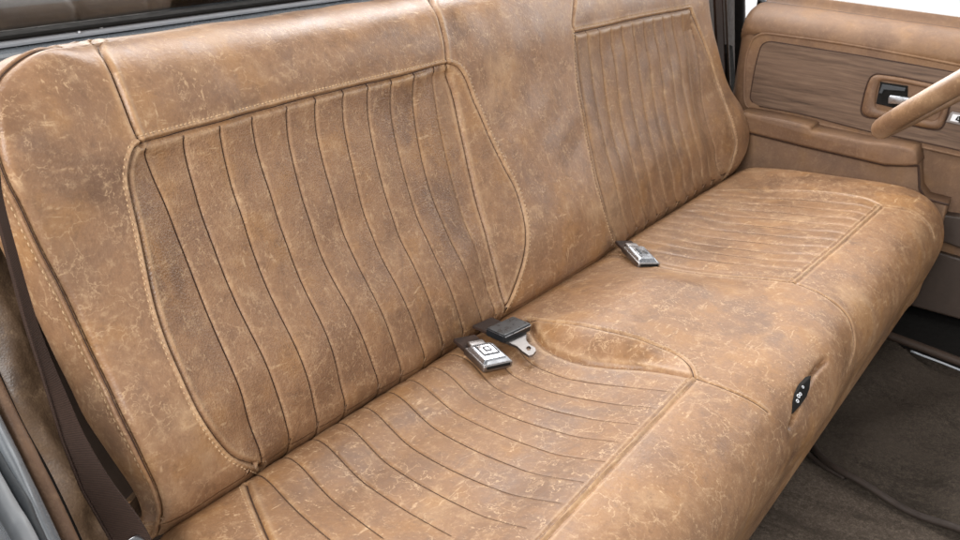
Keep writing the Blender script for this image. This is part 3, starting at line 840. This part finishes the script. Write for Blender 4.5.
# tongue with a black cover
cc = [at_z(p, .021) for p in ((490, 327), (517.5, 316), (527, 324), (500, 338))]
o = sum(cc) / 4; Wd = (cc[1] + cc[2] - cc[0] - cc[3]) / 2; L = (cc[3] + cc[2] - cc[0] - cc[1]) / 2
wd = np.linalg.norm(Wd); ln = np.linalg.norm(L)
tg = empty('seat_belt_tongue', o - np.array([0, 0, .02]), 'black covered seat belt tongue with a steel hook plate between the buckle and center section', 'belt tongue')
m = frame(o, Wd, L); zsgn = 1 if m[2][2] > 0 else -1
bm = bmesh.new(); rbox(bm, (wd, ln * 1.1, .011), (0, 0, -zsgn * .0045), m, .0026, 3); cv = bm_obj('cover', bm, MAT['black'], tg, False)
bm = bmesh.new()
rbox(bm, (.0012, ln * .95, .0012), (-wd * .485, 0, -zsgn * .001), m, 0); rbox(bm, (.0012, ln * .95, .0012), (wd * .485, 0, -zsgn * .001), m, 0); rbox(bm, (wd * .95, .0010, .0010), (0, ln * .56, -zsgn * .0015), m, 0)
bm_obj('edge_trim', bm, MAT['satin'], cv)
zt = .013
def T2(p): return at_z(p, zt)
outl = [(500, 339), (510, 343), (517, 346), (523, 351.5), (529, 355.5), (533, 354.5), (536, 350.5), (535, 347.5), (529, 344), (526, 339.5), (526.5, 334), (526, 327)]
hole = [(526.0, 348.5), (527.4, 350.6), (530.2, 350.2), (531.2, 347.8), (529.6, 346.0), (527, 346.4)]
bm = bmesh.new()
ov = [bm.verts.new(T2(p)) for p in outl]; hv = [bm.verts.new(T2(p)) for p in hole]
es = [bm.edges.new((ov[i], ov[(i + 1) % len(ov)])) for i in range(len(ov))] + [bm.edges.new((hv[i], hv[(i + 1) % len(hv)])) for i in range(len(hv))]
r = bmesh.ops.triangle_fill(bm, edges=es, use_beauty=True)
hc = sum((v.co for v in hv), Vector()) / len(hv)
for f in [f for f in bm.faces if all(v in hv for v in f.verts)]: bm.faces.remove(f)
fs = list(bm.faces); r = bmesh.ops.extrude_face_region(bm, geom=fs)
for g in r['geom']:
    if isinstance(g, bmesh.types.BMVert): g.co.z -= .003
bmesh.ops.recalc_face_normals(bm, faces=list(bm.faces))
bm_obj('tongue_plate', bm, MAT['steel'], tg)
bm = bmesh.new(); rbox(bm, (wd * .7, .03, .004), (-.001, -ln * .6 - .01, -zsgn * .010), m, .001, 2); bm_obj('webbing', bm, MAT['web'], tg)

# ------------------------------------------------------------------ driver's door
XD = 1.520
def D(p, x=XD): 
    q = at_x(p, x); return (q[1], q[2])
def fill_rounded(px, x=XD, step=.004): return dens(np.array([D(p, x) for p in px]), step)
door = empty('vehicle_door', (XD + .03, -.25, -.28), 'brown leather truck door with walnut inlay, armrest and recessed handle', 'door')
def yzprism(bm, pts, x0, x1, bev=0, seg=2):
    """polygon in (y, z), from x1 (outer) to x0 (towards the cab)"""
    m = Matrix(((0, 0, -1, x1), (1, 0, 0, 0), (0, 1, 0, 0), (0, 0, 0, 1)))
    prism(bm, pts, x1 - x0, m, bev, seg)
# main panel with rolled leather top: extruded profile along y, rear end rounded
zt_ = .268
def dpro(y):
    # (x, z) profile of the door card, bottom to window sill
    return [(XD + .004, -.115), (XD + .004, .0), (XD + .003, .12), (XD + .003, .222), (XD + .001, .229), (XD - .003, .236), (XD - .004, .245), (XD + .000, .258), (XD + .012, .270), (XD + .035, .279), (XD + .075, .284), (XD + .085, .270), (XD + .085, -.115)]
ys = np.concatenate([np.linspace(.090, .066, 10), np.linspace(.05, -1.05, 60)])
Vd = []
for y in ys:
    q = spline(dpro(y), 6); e = np.clip((y - .062) / .030, 0, 1); inx = .03 * (1 - math.sqrt(max(0, 1 - e * e)))
    r = q.copy(); r[:, 0] = np.minimum(q[:, 0] + inx * 1.2, XD + .085); r[:, 1] = q[:, 1] - inx * .8 * (q[:, 1] > .2)
    Vd.append(np.stack([r[:, 0], np.full(len(r), y), r[:, 1]], 1))
nd = len(Vd[0]); Vd = np.vstack(Vd); idx = np.arange(len(Vd)).reshape(len(ys), nd)
Fd = np.stack([idx[:-1, :-1], idx[1:, :-1], idx[1:, 1:], idx[:-1, 1:]], -1).reshape(-1, 4)
np_mesh('door_card', Vd, [Fd, idx[0:1][:, ::-1]], MAT['trim'], door)
# bead frame and walnut inlay
outer = spline([D(p) for p in ((750, 108), (746, 104), (744.5, 92), (746, 60), (752, 41), (758, 35.5), (765, 33.5), (773, 34), (840, 43), (900, 53.5), (960, 65), (1010, 75))], 8)
outer = dens(np.vstack([outer, [[outer[-1, 0] - .35, outer[-1, 1] - .0]]]), .004)
inner_top = [(753, 102), (751, 97), (752.5, 85), (756, 66), (761, 48), (765, 43), (771, 41.5), (780, 42.5), (840, 52), (900, 62), (960, 73)]
inner_bot = [(960, 150), (900, 137), (873, 132), (840, 123.5), (807, 115), (780, 109.5), (760, 106)]
it = spline([D(p) for p in inner_top], 6); ib = spline([D(p) for p in inner_bot], 6)
ext = np.array([[it[-1, 0] - .3, it[-1, 1]], [it[-1, 0] - .3, ib[0, 1]]])
wp = np.vstack([it, ext, ib])
bm = bmesh.new(); yzprism(bm, wp[::-1], XD - .004, XD + .01, .0015); bm_obj('wood_inlay', bm, MAT['wood'], door)
# padded leather band round the inlay
ob = spline([D(p) for p in ((960, 155.5), (900, 142), (873, 136.5), (840, 128.5), (807, 121), (780, 114.5), (758, 110.5), (750, 108))], 6)
bandp = np.vstack([outer, [[outer[-1, 0], ob[0, 1]]], ob])
bm = bmesh.new(); yzprism(bm, bandp[::-1], XD - .0025, XD + .008, .002); bm_obj('inlay_surround', bm, MAT['trim'], door)
tube('bead', np.stack([np.full(len(outer), XD - .002), outer[:, 0], outer[:, 1]], 1), .0028, MAT['trim'], door, 8)
ob2 = dens(np.vstack([[[outer[-1, 0], ob[0, 1]]], ob]), .004)
tube('bead', np.stack([np.full(len(ob2), XD - .002), ob2[:, 0], ob2[:, 1]], 1), .0028, MAT['trim'], door, 8)
w2 = dens(it, .004); tube('seam', np.stack([np.full(len(w2), XD - .0035), w2[:, 0], w2[:, 1]], 1), .0011, MAT['seam'], door, 6)
w2 = dens(ib, .004); tube('seam', np.stack([np.full(len(w2), XD - .0035), w2[:, 0], w2[:, 1]], 1), .0011, MAT['seam'], door, 6)
o2 = outer + np.array([0, .0036]); tube('seam', np.stack([np.full(len(o2), XD - .0012), o2[:, 0], o2[:, 1]], 1), .0012, MAT['seam'], door, 6)
# handle bezel: ring, recess, lever
XB = XD - .006
def rring(px, x, n=6): return spline([D(p, x) for p in px], n)
bo = [(861.5, 111), (863, 101), (866, 89), (870, 79), (876, 75), (886, 75.5), (905, 78.5), (932, 84), (948, 87.5), (951, 92), (949, 105), (945, 120), (940, 128), (931, 129), (905, 124), (880, 119), (866, 116.5)]
bi = [(875.5, 104), (876.5, 95), (878.5, 86), (881, 81.5), (886, 81), (893, 82), (905, 84), (925, 88), (942, 91.5), (944, 95), (942, 106), (939, 116), (935, 120), (927, 119.5), (905, 115), (888, 111), (878, 108.5)]
a = np.array([D(p, XB) for p in bo]); c = np.array([D(p, XB) for p in bi])
def closed_spline(p, n=5):
    q = spline(np.vstack([p[-2:], p, p[:2]]), n); return q[2 * n:2 * n + len(p) * n]
a, c = closed_spline(a), closed_spline(c); nA = len(a)
ringp = [(a, XB + .012), (a, XB + .002), (a + (c - a) * .12, XB - .001), (a + (c - a) * .5, XB - .0025), (a + (c - a) * .85, XB - .001), (c, XB + .002), (c + (c.mean(0) - c) * .04, XB + .03)]
Vr = np.vstack([np.stack([np.full(nA, x), p[:, 0], p[:, 1]], 1) for p, x in ringp]); Fr = []
for i in range(len(ringp) - 1):
    k = np.arange(nA); Fr.append(np.stack([i * nA + k, i * nA + (k + 1) % nA, (i + 1) * nA + (k + 1) % nA, (i + 1) * nA + k], 1))
bez = np_mesh('handle_bezel', Vr, np.vstack(Fr), MAT['trim'], door)
# dark joint around the bezel
tube('seam', np.stack([np.full(nA, XB + .002), a[:, 0] + (a[:, 0] - a[:, 0].mean()) * .02, a[:, 1] + (a[:, 1] - a[:, 1].mean()) * .03], 1), .0013, MAT['seam'], bez, 6, True)
pan = np_mesh('recess_floor', np.stack([np.full(nA, XB + .0015), c[:, 0], c[:, 1]], 1), [np.arange(nA)[None]], MAT['trim'], bez)
bp = [D(p, XB) for p in ((876, 103.5), (880.5, 81.8), (908, 86), (907.5, 97), (905, 110.5))]
bm = bmesh.new(); yzprism(bm, bp, XB - .0015, XB + .004, .0008); hb = bm_obj('handle_base', bm, MAT['blackm'], bez)
bp2 = [D(p, XB - .002) for p in ((879, 93), (882.5, 84), (906, 88), (905, 91), (884, 89.5), (882, 93.5))]
bm = bmesh.new(); yzprism(bm, bp2, XB - .0042, XB - .0005, .0006); bm_obj('handle_rim', bm, MAT['greyd'], hb)
lv = [D(p, XB - .004) for p in ((888.5, 103), (889, 97), (891, 95), (905, 96.5), (925, 99.5), (940, 102), (941, 107), (925, 106), (905, 104.5))]
bm = bmesh.new(); yzprism(bm, lv, XB - .010, XB - .0045, .0016); bm_obj('handle', bm, MAT['satin'], bez, True)
# small framed switch at the picture's right edge
sq = [(946, 121.5), (950.5, 112.5), (953, 111.5), (985, 117), (983, 127), (980, 129)]
bm = bmesh.new(); yzprism(bm, [D(p, XD - .004) for p in sq], XD - .009, XD - .003, .001); sb = bm_obj('window_switch', bm, MAT['steel'], door)
bm = bmesh.new(); yzprism(bm, [D(p, XD - .009) for p in ((950, 120.5), (953, 114), (982, 119), (979, 126.5))], XD - .0098, XD - .0085, 0); bm_obj('switch_plate', bm, MAT['white'], sb)
bm = bmesh.new()
for q in (((955, 120), (958, 116), (959, 116.5), (957, 120.5)), ((957, 119.5), (962, 120.5), (962, 121.5), (957, 120.8)), ((959, 116), (961, 116.5), (960, 123), (958.6, 122.6))):
    yzprism(bm, [D(p, XD - .0098) for p in q], XD - .0103, XD - .0095, 0)
bm_obj('symbol', bm, MAT['blackm'], sb)
# armrest: protrudes into the cab, notch for pulling
XA = 1.462
def A(p): q = at_x(p, XA); return (q[1], q[2])
topy = [A((740, 112)), A((748, 113.5)), A((780, 119.5)), A((808, 126)), A((813, 131)), A((835, 135)), A((860, 140.5)), A((874, 142.5)), A((885, 143.5)), A((900, 146)), A((915, 149.5))]
boty = [A((917.5, 165)), A((905, 166.5)), A((884, 165.5)), A((850, 157.5)), A((802, 146.5)), A((754, 134.5)), A((740, 131))]
poly = spline(topy, 4).tolist() + boty
bm = bmesh.new(); yzprism(bm, poly[::-1], XA, XD + .02, .006, 4)
ar = bm_obj('armrest', bm, MAT['trim'], door, True)
for f in ar.data.polygons: f.use_smooth = True
# lower padded wall under the armrest
XP = 1.478
lowp = [A((740, 131)), A((754, 135.5)), A((802, 147.5)), A((850, 158.5)), A((884, 166.5)), A((916, 167)), A((917, 190)), A((924, 200)), A((945, 205.5)), (A((945, 205.5))[0], -.13), (.10, -.13)]
bm = bmesh.new(); yzprism(bm, lowp, XP, XD + .02, .004, 3); bm_obj('armrest_base', bm, MAT['trim'], door, True)
ln_ = np.array([A(p) for p in ((740, 131.5), (754, 135), (802, 147), (850, 158), (884, 166), (917.5, 166.5), (918, 178), (918.5, 190), (925, 200), (948, 206))])
ln_ = dens(ln_, .004); tube('seam', np.stack([np.full(len(ln_), XA + .008), ln_[:, 0], ln_[:, 1]], 1), .0022, MAT['seam'], door, 6)
# window edge: dark weatherstrip
wst = np.array([at_x(p, XD + .075) for p in ((742, -14), (752, -8), (760, -1), (768, 5), (778, 8.5), (800, 11.5), (840, 17.5), (900, 26), (960, 34.5), (1010, 42))])
wst = spline(wst, 6); wst[:, 2] = np.minimum(np.maximum(wst[:, 2], .280), .40)
tube('weatherstrip', wst, .0045, MAT['greyd'], door, 8)
tube('weatherstrip', wst + np.array([.006, 0, .003]), .003, MAT['satin'], door, 8)

# ------------------------------------------------------------------ steering wheel
tip = np.array([1.0, 0, 0]); 
sw_c = None
tp = CAM + ray((888, 127)) * 1.28
vw = ray((925, 103)); axis = np.array([0, .66, .75]); axis[0] = (.030 * np.linalg.norm(vw) - vw @ axis) / vw[0]; axis /= np.linalg.norm(axis)
bdir = np.cross(np.array([1., 0, 0]), axis); bdir = bdir if bdir[2] > 0 else -bdir; bdir /= np.linalg.norm(bdir)
xdir = np.cross(bdir, axis); RW = .185
q0 = at_x((960, 90), tp[0])
wc = tp + bdir * RW
wheel = empty('steering_wheel', wc, 'tan leather steering wheel rim reaching in front of the door handle', 'steering wheel')
an = np.linspace(0, 2 * np.pi, 160, endpoint=False)
P = wc + RW * (np.cos(an)[:, None] * xdir + np.sin(an)[:, None] * bdir)
V, Fw = tube_arrays(P, .0120, 18, True); np_mesh('rim', V, Fw, MAT['grip'], wheel)
for a0 in (.0, np.pi, ):
    p1 = wc + RW * (math.cos(a0) * xdir + math.sin(a0) * bdir); p2 = wc - axis * .035 + .03 * (math.cos(a0) * xdir)
    tube('spoke', spline([p1, (p1 + p2) / 2 - axis * .01, p2], 8), np.linspace(.011, .014, 17), MAT['black'], wheel, 10)
bm = bmesh.new(); bmesh.ops.create_cone(bm, cap_ends=True, segments=32, radius1=.06, radius2=.048, depth=.03)
mm = frame(wc - axis * .035, xdir, bdir)
for v in bm.verts: v.co = mm @ v.co
bm_obj('hub', bm, MAT['grip'], wheel, True)

# ------------------------------------------------------------------ rear window and cab rear
YG = .27
rw = empty('rear_window', (.72, YG, .33), 'dark tinted rear window with a grey lower frame behind the backrest', 'window')
zr = lambda p: at_y(p, YG)[2]
z_hi, z_lo = zr((0, 42)), zr((0, 49.5))
def xbar(name, y0, y1, z0, z1, mat, par, bev=.003, x0=-.35, x1=1.55):
    bm = bmesh.new(); rbox(bm, (x1 - x0, abs(y1 - y0), abs(z1 - z0)), ((x0 + x1) / 2, (y0 + y1) / 2, (z0 + z1) / 2), None, bev, 2)
    return bm_obj(name, bm, mat, par, False)
xbar('frame', YG, YG + .03, zr((0, 49.5)), zr((0, 41.5)), MAT['rail'], rw, .003)
xbar('gasket', YG - .004, YG + .022, zr((0, 40.8)), zr((0, 36)), MAT['blackm'], rw, .002)
xbar('gasket', YG - .012, YG + .03, zr((0, 66)), zr((0, 50.5)), MAT['grey'], rw, .004)
bm = bmesh.new(); rbox(bm, (1.9, .004, .16), (.6, YG + .014, zr((0, 38)) + .08), None, .0005, 1); bm_obj('pane', bm, MAT['glass'], rw)
bm = bmesh.new()
for q in ((101, 26.3), (79, 31.8)):
    c0 = at_y(q, YG - .001); bmesh.ops.create_icosphere(bm, subdivisions=2, radius=.0022 if q[0] == 101 else .0015, matrix=Matrix.Translation(Vector(c0)))
bm_obj('screw_glint', bm, MAT['white'], rw, True)  # screw heads in flat white: their highlight is put into the colour
YP = .46
zp = at_y((0, 4), YP)[2]
tp_ = empty('reflection_panel', (.7, YP, zp - .3), 'added grey brown padded panel standing in for the seat reflection in the rear window', 'padded panel')  # added panel: the reflection in the glass, built as a padded surface
xs = np.arange(-.6, 1.6, .004); zs = np.linspace(-.32, 0, 24)
XX, ZZ = np.meshgrid(xs, zs); dd = .012 * np.exp(-(np.abs(((XX + .03 * ZZ + .02) % .105) - .0525) - .0525) ** 2 / .006 ** 2)
YY = YP + dd * .5 + .02 * (1 - np.sqrt(np.clip(1 - ((ZZ + .03) / .03).clip(0, 1) ** 2, 0, 1)))
Vp = np.stack([XX, YY, ZZ + zp], -1).reshape(-1, 3); idx = np.arange(len(Vp)).reshape(XX.shape)
pad = MAT['rear']
np_mesh('reflected_padding', Vp, np.stack([idx[:-1, :-1], idx[:-1, 1:], idx[1:, 1:], idx[1:, :-1]], -1).reshape(-1, 4), plain('reflected_hide', (.095, .078, .065), .55, 0, .3, 18, .3, 300), tp_)
bm = bmesh.new(); rbox(bm, (2.2, .05, .32), (.5, YP + .045, zp - .165), None, .01, 2); bm_obj('backing', bm, MAT['blackm'], tp_)
# rear wall of the cab behind the seat
bm = bmesh.new(); rbox(bm, (1.9, .03, .62), (.68, .275, .012), None, .006, 2)
bm_obj('rear_wall', bm, MAT['pillar'], None, label='dark brown rear cab wall seen in the gap behind the near seat end', cat='wall')

# ------------------------------------------------------------------ near door opening (left edge of the picture)
def strip3(name, pts_a, pts_b, th, mat, par=None, nsub=6, bulge=0., **kw):
    """a band between two 3D edge curves with thickness th away from the camera"""
    a, b_ = spline(pts_a, 8), spline(pts_b, 8); n = min(len(a), len(b_)); a, b_ = a[:n], b_[:n]
    w = np.linspace(0, 1, nsub + 1)
    top = a[:, None] + (b_ - a)[:, None] * w[None, :, None]
    tn = np.gradient(a, axis=0); nm = np.cross(tn, b_ - a); nm /= np.linalg.norm(nm, axis=1)[:, None]
    if (nm * (CAM - a)).sum() < 0: nm = -nm
    top = top + nm[:, None] * (bulge * np.sqrt(np.maximum(0, 1 - (2 * w - 1) ** 2)))[None, :, None]
    bot = a[:, None] + (b_ - a)[:, None] * w[None, :, None] - nm[:, None] * th
    m_ = nsub + 1; ringv = np.concatenate([top, bot[:, ::-1]], 1); k = ringv.shape[1]
    V = ringv.reshape(-1, 3); idx = np.arange(n * k).reshape(n, k); nx = np.roll(idx, -1, 1)
    F = np.stack([idx[:-1], nx[:-1], nx[1:], idx[1:]], -1).reshape(-1, 4)
    return np_mesh(name, V, [F, np.array([idx[0][::-1], idx[-1]])], mat, par, bulge > 0, **kw)
def X(ps, x): return [at_x(p, x) for p in ps]
belt = empty('seat_belt', at_x((145, 540), -.06), 'dark brown seat belt strap hanging beside the near end of the backrest', 'seat belt')
strip3('webbing', X([(-12, 170), (-6, 200), (12, 270), (25, 320), (45, 385), (62, 440), (82, 490), (108, 535), (125, 565)], -.066), X([(0, 170), (5, 205), (28, 290), (44, 340), (67, 395), (87, 440), (110, 480), (139, 520), (161, 560)], -.052), .0022, MAT['web'], belt)
tube('edge_thread', dens(X([(-12, 170), (-6, 200), (12, 270), (25, 320), (45, 385), (62, 440), (82, 490), (108, 535), (125, 565)], -.0665), .004), .0012, MAT['web'], belt, 6)
bm = bmesh.new(); e0 = at_x((137, 541), -.058)
rbox(bm, (.010, .016, .006), (0, 0, 0), frame(e0, (0, -.6, -.3), (1, 0, 0)), .002, 2); bm_obj('belt_anchor', bm, MAT['chrome'], belt, True)
# wrinkled leather side panel behind the belt
def Q(ps, d): return [hit(p, (0, 1, -KB), d) for p in ps]
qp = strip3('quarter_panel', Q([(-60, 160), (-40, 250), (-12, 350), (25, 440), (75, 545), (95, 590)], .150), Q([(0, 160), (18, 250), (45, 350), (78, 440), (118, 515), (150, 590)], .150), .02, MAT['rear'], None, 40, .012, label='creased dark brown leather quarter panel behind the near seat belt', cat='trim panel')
from mathutils import noise as mn
for v in qp.data.vertices:
    p = v.co; v.co = p + Vector(NDIR) * (.010 * mn.noise(Vector((p.x * 22, p.y * 9, p.z * 26 + 3))) + .005 * mn.noise(p * 60))
for p_ in qp.data.polygons: p_.use_smooth = True
trim_ = empty('door_frame', at_x((20, 540), -.14), 'grey painted door frame with rubber seals and a brown leather trim edge', 'door frame')
strip3('leather_trim', X([(-30, 355), (0, 418), (18, 454), (37, 496), (58, 541), (78, 585)], -.105), X([(-12, 350), (18, 418), (44, 466), (61, 500), (80, 541), (100, 585)], -.092), .012, MAT['trim'], trim_, 8, .007)
strip3('seal', X([(-30, 400), (0, 458), (14, 484), (30, 511), (45, 541), (65, 580)], -.125), X([(-30, 355), (0, 418), (18, 454), (37, 496), (58, 541), (78, 585)], -.108), .012, MAT['grey'], trim_, 8, .005)
strip3('seal', X([(-30, 416), (0, 476), (14, 502), (28, 524), (38, 543), (58, 580)], -.130), X([(-30, 398), (0, 456), (14, 482), (30, 509), (46, 541), (66, 580)], -.126), .01, MAT['greyd'], trim_, 4, .002)
strip3('jamb', X([(-40, 452), (0, 519), (9, 534), (14, 543), (30, 575)], -.150), X([(-30, 418), (0, 474), (14, 500), (28, 522), (39, 543), (57, 580)], -.132), .012, MAT['jamb'], trim_, 8, .006)
strip3('jamb', X([(-80, 440), (-40, 500), (-10, 560), (0, 590)], -.20), X([(-40, 454), (0, 521), (9, 536), (30, 577)], -.152), .01, MAT['grey'], trim_, 4, .0)
strip3('dark_gap_strip', X([(-14, 350), (17, 418), (43, 466), (60, 500), (79, 541), (98, 585)], -.091), X([(-10, 350), (20, 417), (46, 465), (63, 499), (82.5, 541), (102, 585)], -.075), .01, MAT['blackm'], trim_, 4, .001)  # matt black strip put in for the dark gap beside the trim

# ------------------------------------------------------------------ far pillar with the driver's belt
bp = empty('pillar_trim', (1.60, .16, -.1), 'dark brown pillar trim between the backrest and the far door', 'pillar')
def bar(name, p0, p1, w, mat, par, y, d=.03):
    pts = [at_y(p0, y), at_y(p1, y)]; u_ = Vector(pts[1] - pts[0]); m = frame((pts[0] + pts[1]) / 2, u_, (1, 0, 0))
    bm = bmesh.new(); rbox(bm, (u_.length * 1.3, w, d), (0, 0, 0), m, .004, 3); return bm_obj(name, bm, mat, par, False)
bar('cover', (715, -60), (722, 130), .24, MAT['pillar'], bp, .20)
bar('groove', (739.5, -60), (739.5, 120), .012, MAT['blackm'], bp, .165, .02)
bar('groove', (727, 60), (733, 130), .03, MAT['blackm'], bp, .160, .02)  # matt black bar put in for the dark gap behind the backrest end
sb2 = empty('seat_belt', at_y((722, 40), .13), 'brown seat belt strap on the far pillar past the end of the backrest', 'seat belt')
bar('webbing', (716, -50), (721, 70), .036, MAT['web'], sb2, .145, .003)
bar('webbing_edge', (724, -50), (729, 70), .004, MAT['pillar'], sb2, .142, .004)

# ------------------------------------------------------------------ floor
ZF = -.28
xs = np.linspace(-.5, 1.8, 180); ys = np.linspace(-1.3, .3, 130); XX, YY = np.meshgrid(xs, ys)
ZZ = ZF + .018 * np.exp(-((XX - .62) / .22) ** 2) + .0025 * np.sin(9 * XX + 14 * YY + 2 * np.sin(7 * YY)) + .0015 * np.sin(31 * XX - 17 * YY)
idx = np.arange(XX.size).reshape(XX.shape)
np_mesh('floor', np.stack([XX, YY, ZZ], -1).reshape(-1, 3), np.stack([idx[:-1, :-1], idx[:-1, 1:], idx[1:, 1:], idx[1:, :-1]], -1).reshape(-1, 4), MAT['carpet'], None, kind='structure', label='grey brown carpet on the cab floor', cat='floor')
ZM = ZF + .022
mp = [at_z(p, ZM)[:2] for p in ((885, 300), (850, 345), (818, 398), (811, 420), (812, 437), (820, 453), (840, 472), (873, 490), (923, 514), (960, 531), (1060, 580))]
mp = spline(mp, 8); far = [at_z(p, ZM)[:2] for p in ((1060, 420), (960, 377), (918, 360), (886, 338))]
mat_root = empty('floor_mat', (*mp[30], ZM - .012), 'dark brown bound-edge carpet floor mat under the driver side', 'floor mat')
xs = np.linspace(.75, 1.7, 240); ys = np.linspace(-.95, -.15, 200); XX, YY = np.meshgrid(xs, ys)
mpoly = np.vstack([mp, far])
ins = in_poly(XX, YY, mpoly)
ZZ = ZM + .0045 * np.sin(40 * YY + 6 * XX + 1.5 * np.sin(11 * XX)) + .0015 * np.sin(55 * YY - 21 * XX)
idx = np.arange(XX.size).reshape(XX.shape); q = np.stack([idx[:-1, :-1], idx[:-1, 1:], idx[1:, 1:], idx[1:, :-1]], -1).reshape(-1, 4)
q = q[ins.ravel()[q].all(1)]; use = np.unique(q); re = np.full(XX.size, -1); re[use] = np.arange(len(use))
np_mesh('pile', np.stack([XX, YY, ZZ], -1).reshape(-1, 3)[use], re[q], MAT['carpet2'], mat_root)
mz = lambda p: np.stack([p[:, 0], p[:, 1], ZM + .0045 * np.sin(40 * p[:, 1] + 6 * p[:, 0] + 1.5 * np.sin(11 * p[:, 0]))], 1)
mpd = dens(mp, .004)
tube('binding', mz(mpd) + [0, 0, -.001], .0052, MAT['bind'], mat_root, 10)
cz = np.array([at_z(p, ZF + .012) for p in ((780, 425), (797, 442), (807, 453), (827, 468), (845, 478))])
tube('edge_cord', dens(spline(cz, 6), .004), .0042, MAT['bind'], mat_root, 8)
# heel marks: small dark nubs in the pile
# sill: black scuff plate, brown edging, chrome strip
ZS = ZF + .03
sill = empty('door_sill', at_z((930, 330), ZS), 'black scuff plate with brown edging and a thin chrome strip at the door sill', 'door sill')
pl4 = [at_z(p, ZS) for p in ((884, 333), (960, 362), (1080, 405), (1080, 330), (960, 300), (905, 284))]
bm = bmesh.new(); prism(bm, [(p[0], p[1]) for p in pl4], .012, Matrix.Translation((0, 0, ZS - .012)), .002); bm_obj('scuff_plate', bm, MAT['blackm'], sill)
e1 = np.array([at_z(p, ZS + .002) for p in ((880, 332), (900, 339.5), (930, 350.5), (960, 362), (1060, 400))])
tube('edging', dens(e1, .01), .008, MAT['pillar'], sill, 10)
e2 = np.array([at_z(p, ZS - .004) for p in ((911, 351), (925, 356.5), (940, 362), (960, 370), (1060, 408))])
V, Fq_ = tube_arrays(dens(e2, .01), .0019, 8); np_mesh('chrome_strip', V, Fq_, MAT['rail'], sill)  # pale paint, not metal: the chrome's bright reflection is put into the colour
# step below the far door, brown
st_ = [((905, 240), (960, 262)), ((900, 262), (960, 288))]
bm = bmesh.new(); rbox(bm, (.03, 1.5, .36), (1.60, -.45, -.16), None, .004, 2); bm_obj('rocker', bm, MAT['blackm'], sill)
bm = bmesh.new()
m_ = [at_x(p, 1.505) for p in ((918, 210), (1000, 222), (1000, 262), (915, 232))]
yzprism(bm, [(p[1], p[2]) for p in m_], 1.50, 1.54, .004); bm_obj('kick_panel', bm, MAT['pillar'], sill)
m_ = [at_x(p, 1.515) for p in ((900, 240), (1000, 270), (1000, 330), (890, 300))]
bm = bmesh.new(); yzprism(bm, [(p[1], p[2]) for p in m_], 1.512, 1.55, .004); bm_obj('kick_plate', bm, MAT['pillar'], sill)

# ------------------------------------------------------------------ light
w = bpy.data.worlds.new('World'); sc.world = w; w.use_nodes = True; nt = w.node_tree; b = NB(nt)
bg = nt.nodes['Background']
tc = nt.nodes.new('ShaderNodeTexCoord'); sp_ = nt.nodes.new('ShaderNodeSeparateXYZ'); nt.links.new(tc.outputs['Generated'], sp_.inputs[0])
rampc = b.ramp(b.rng(sp_.outputs[2], -1, 1, 0, 1, False), [(.0, (.12, .115, .11)), (.33, (.25, .24, .23)), (.40, (1, 1, 1)), (.58, (1, 1, 1)), (.68, (.36, .36, .37)), (1, (.30, .30, .31))])
nt.links.new(rampc, bg.inputs['Color']); bg.inputs['Strength'].default_value = .95
def area(name, loc, tgt, size, power, col=(1, 1, 1)):
    l = bpy.data.lights.new(name, 'AREA'); l.shape = 'RECTANGLE'; l.size, l.size_y = size; l.energy = power; l.color = col
    o = bpy.data.objects.new(name, l); COL.objects.link(o); o.location = loc
    o.rotation_euler = (Vector(tgt) - Vector(loc)).to_track_quat('-Z', 'Y').to_euler(); return o
area('windshield_light', (.9, -2.2, 1.6), (.7, -.1, .1), (2.0, 1.0), 14, (1, .985, .96))
area('overhead_light', (1.1, 1.0, 1.5), (.7, .0, .2), (2.6, 1.0), 95)
area('rear_light', (1.6, 2.0, 1.05), (.3, .15, .38), (3.0, 1.0), 120)
area('driver_window_light', (2.7, -.5, 1.05), (.6, -.25, .05), (1.7, .9), 15)
area('door_light', (-1.9, -.5, 1.3), (.3, 0, .1), (1.2, 1.2), 85)
sc.cycles.max_bounces = 6; sc.cycles.diffuse_bounces = 3; sc.cycles.glossy_bounces = 3; sc.cycles.transparent_max_bounces = 6
sc.cycles.use_adaptive_sampling = True; sc.cycles.adaptive_threshold = .02; sc.cycles.caustics_reflective = False; sc.cycles.caustics_refractive = False
sc.view_settings.view_transform = 'Standard'; sc.view_settings.look = 'None'; sc.view_settings.exposure = .10; sc.view_settings.gamma = 1
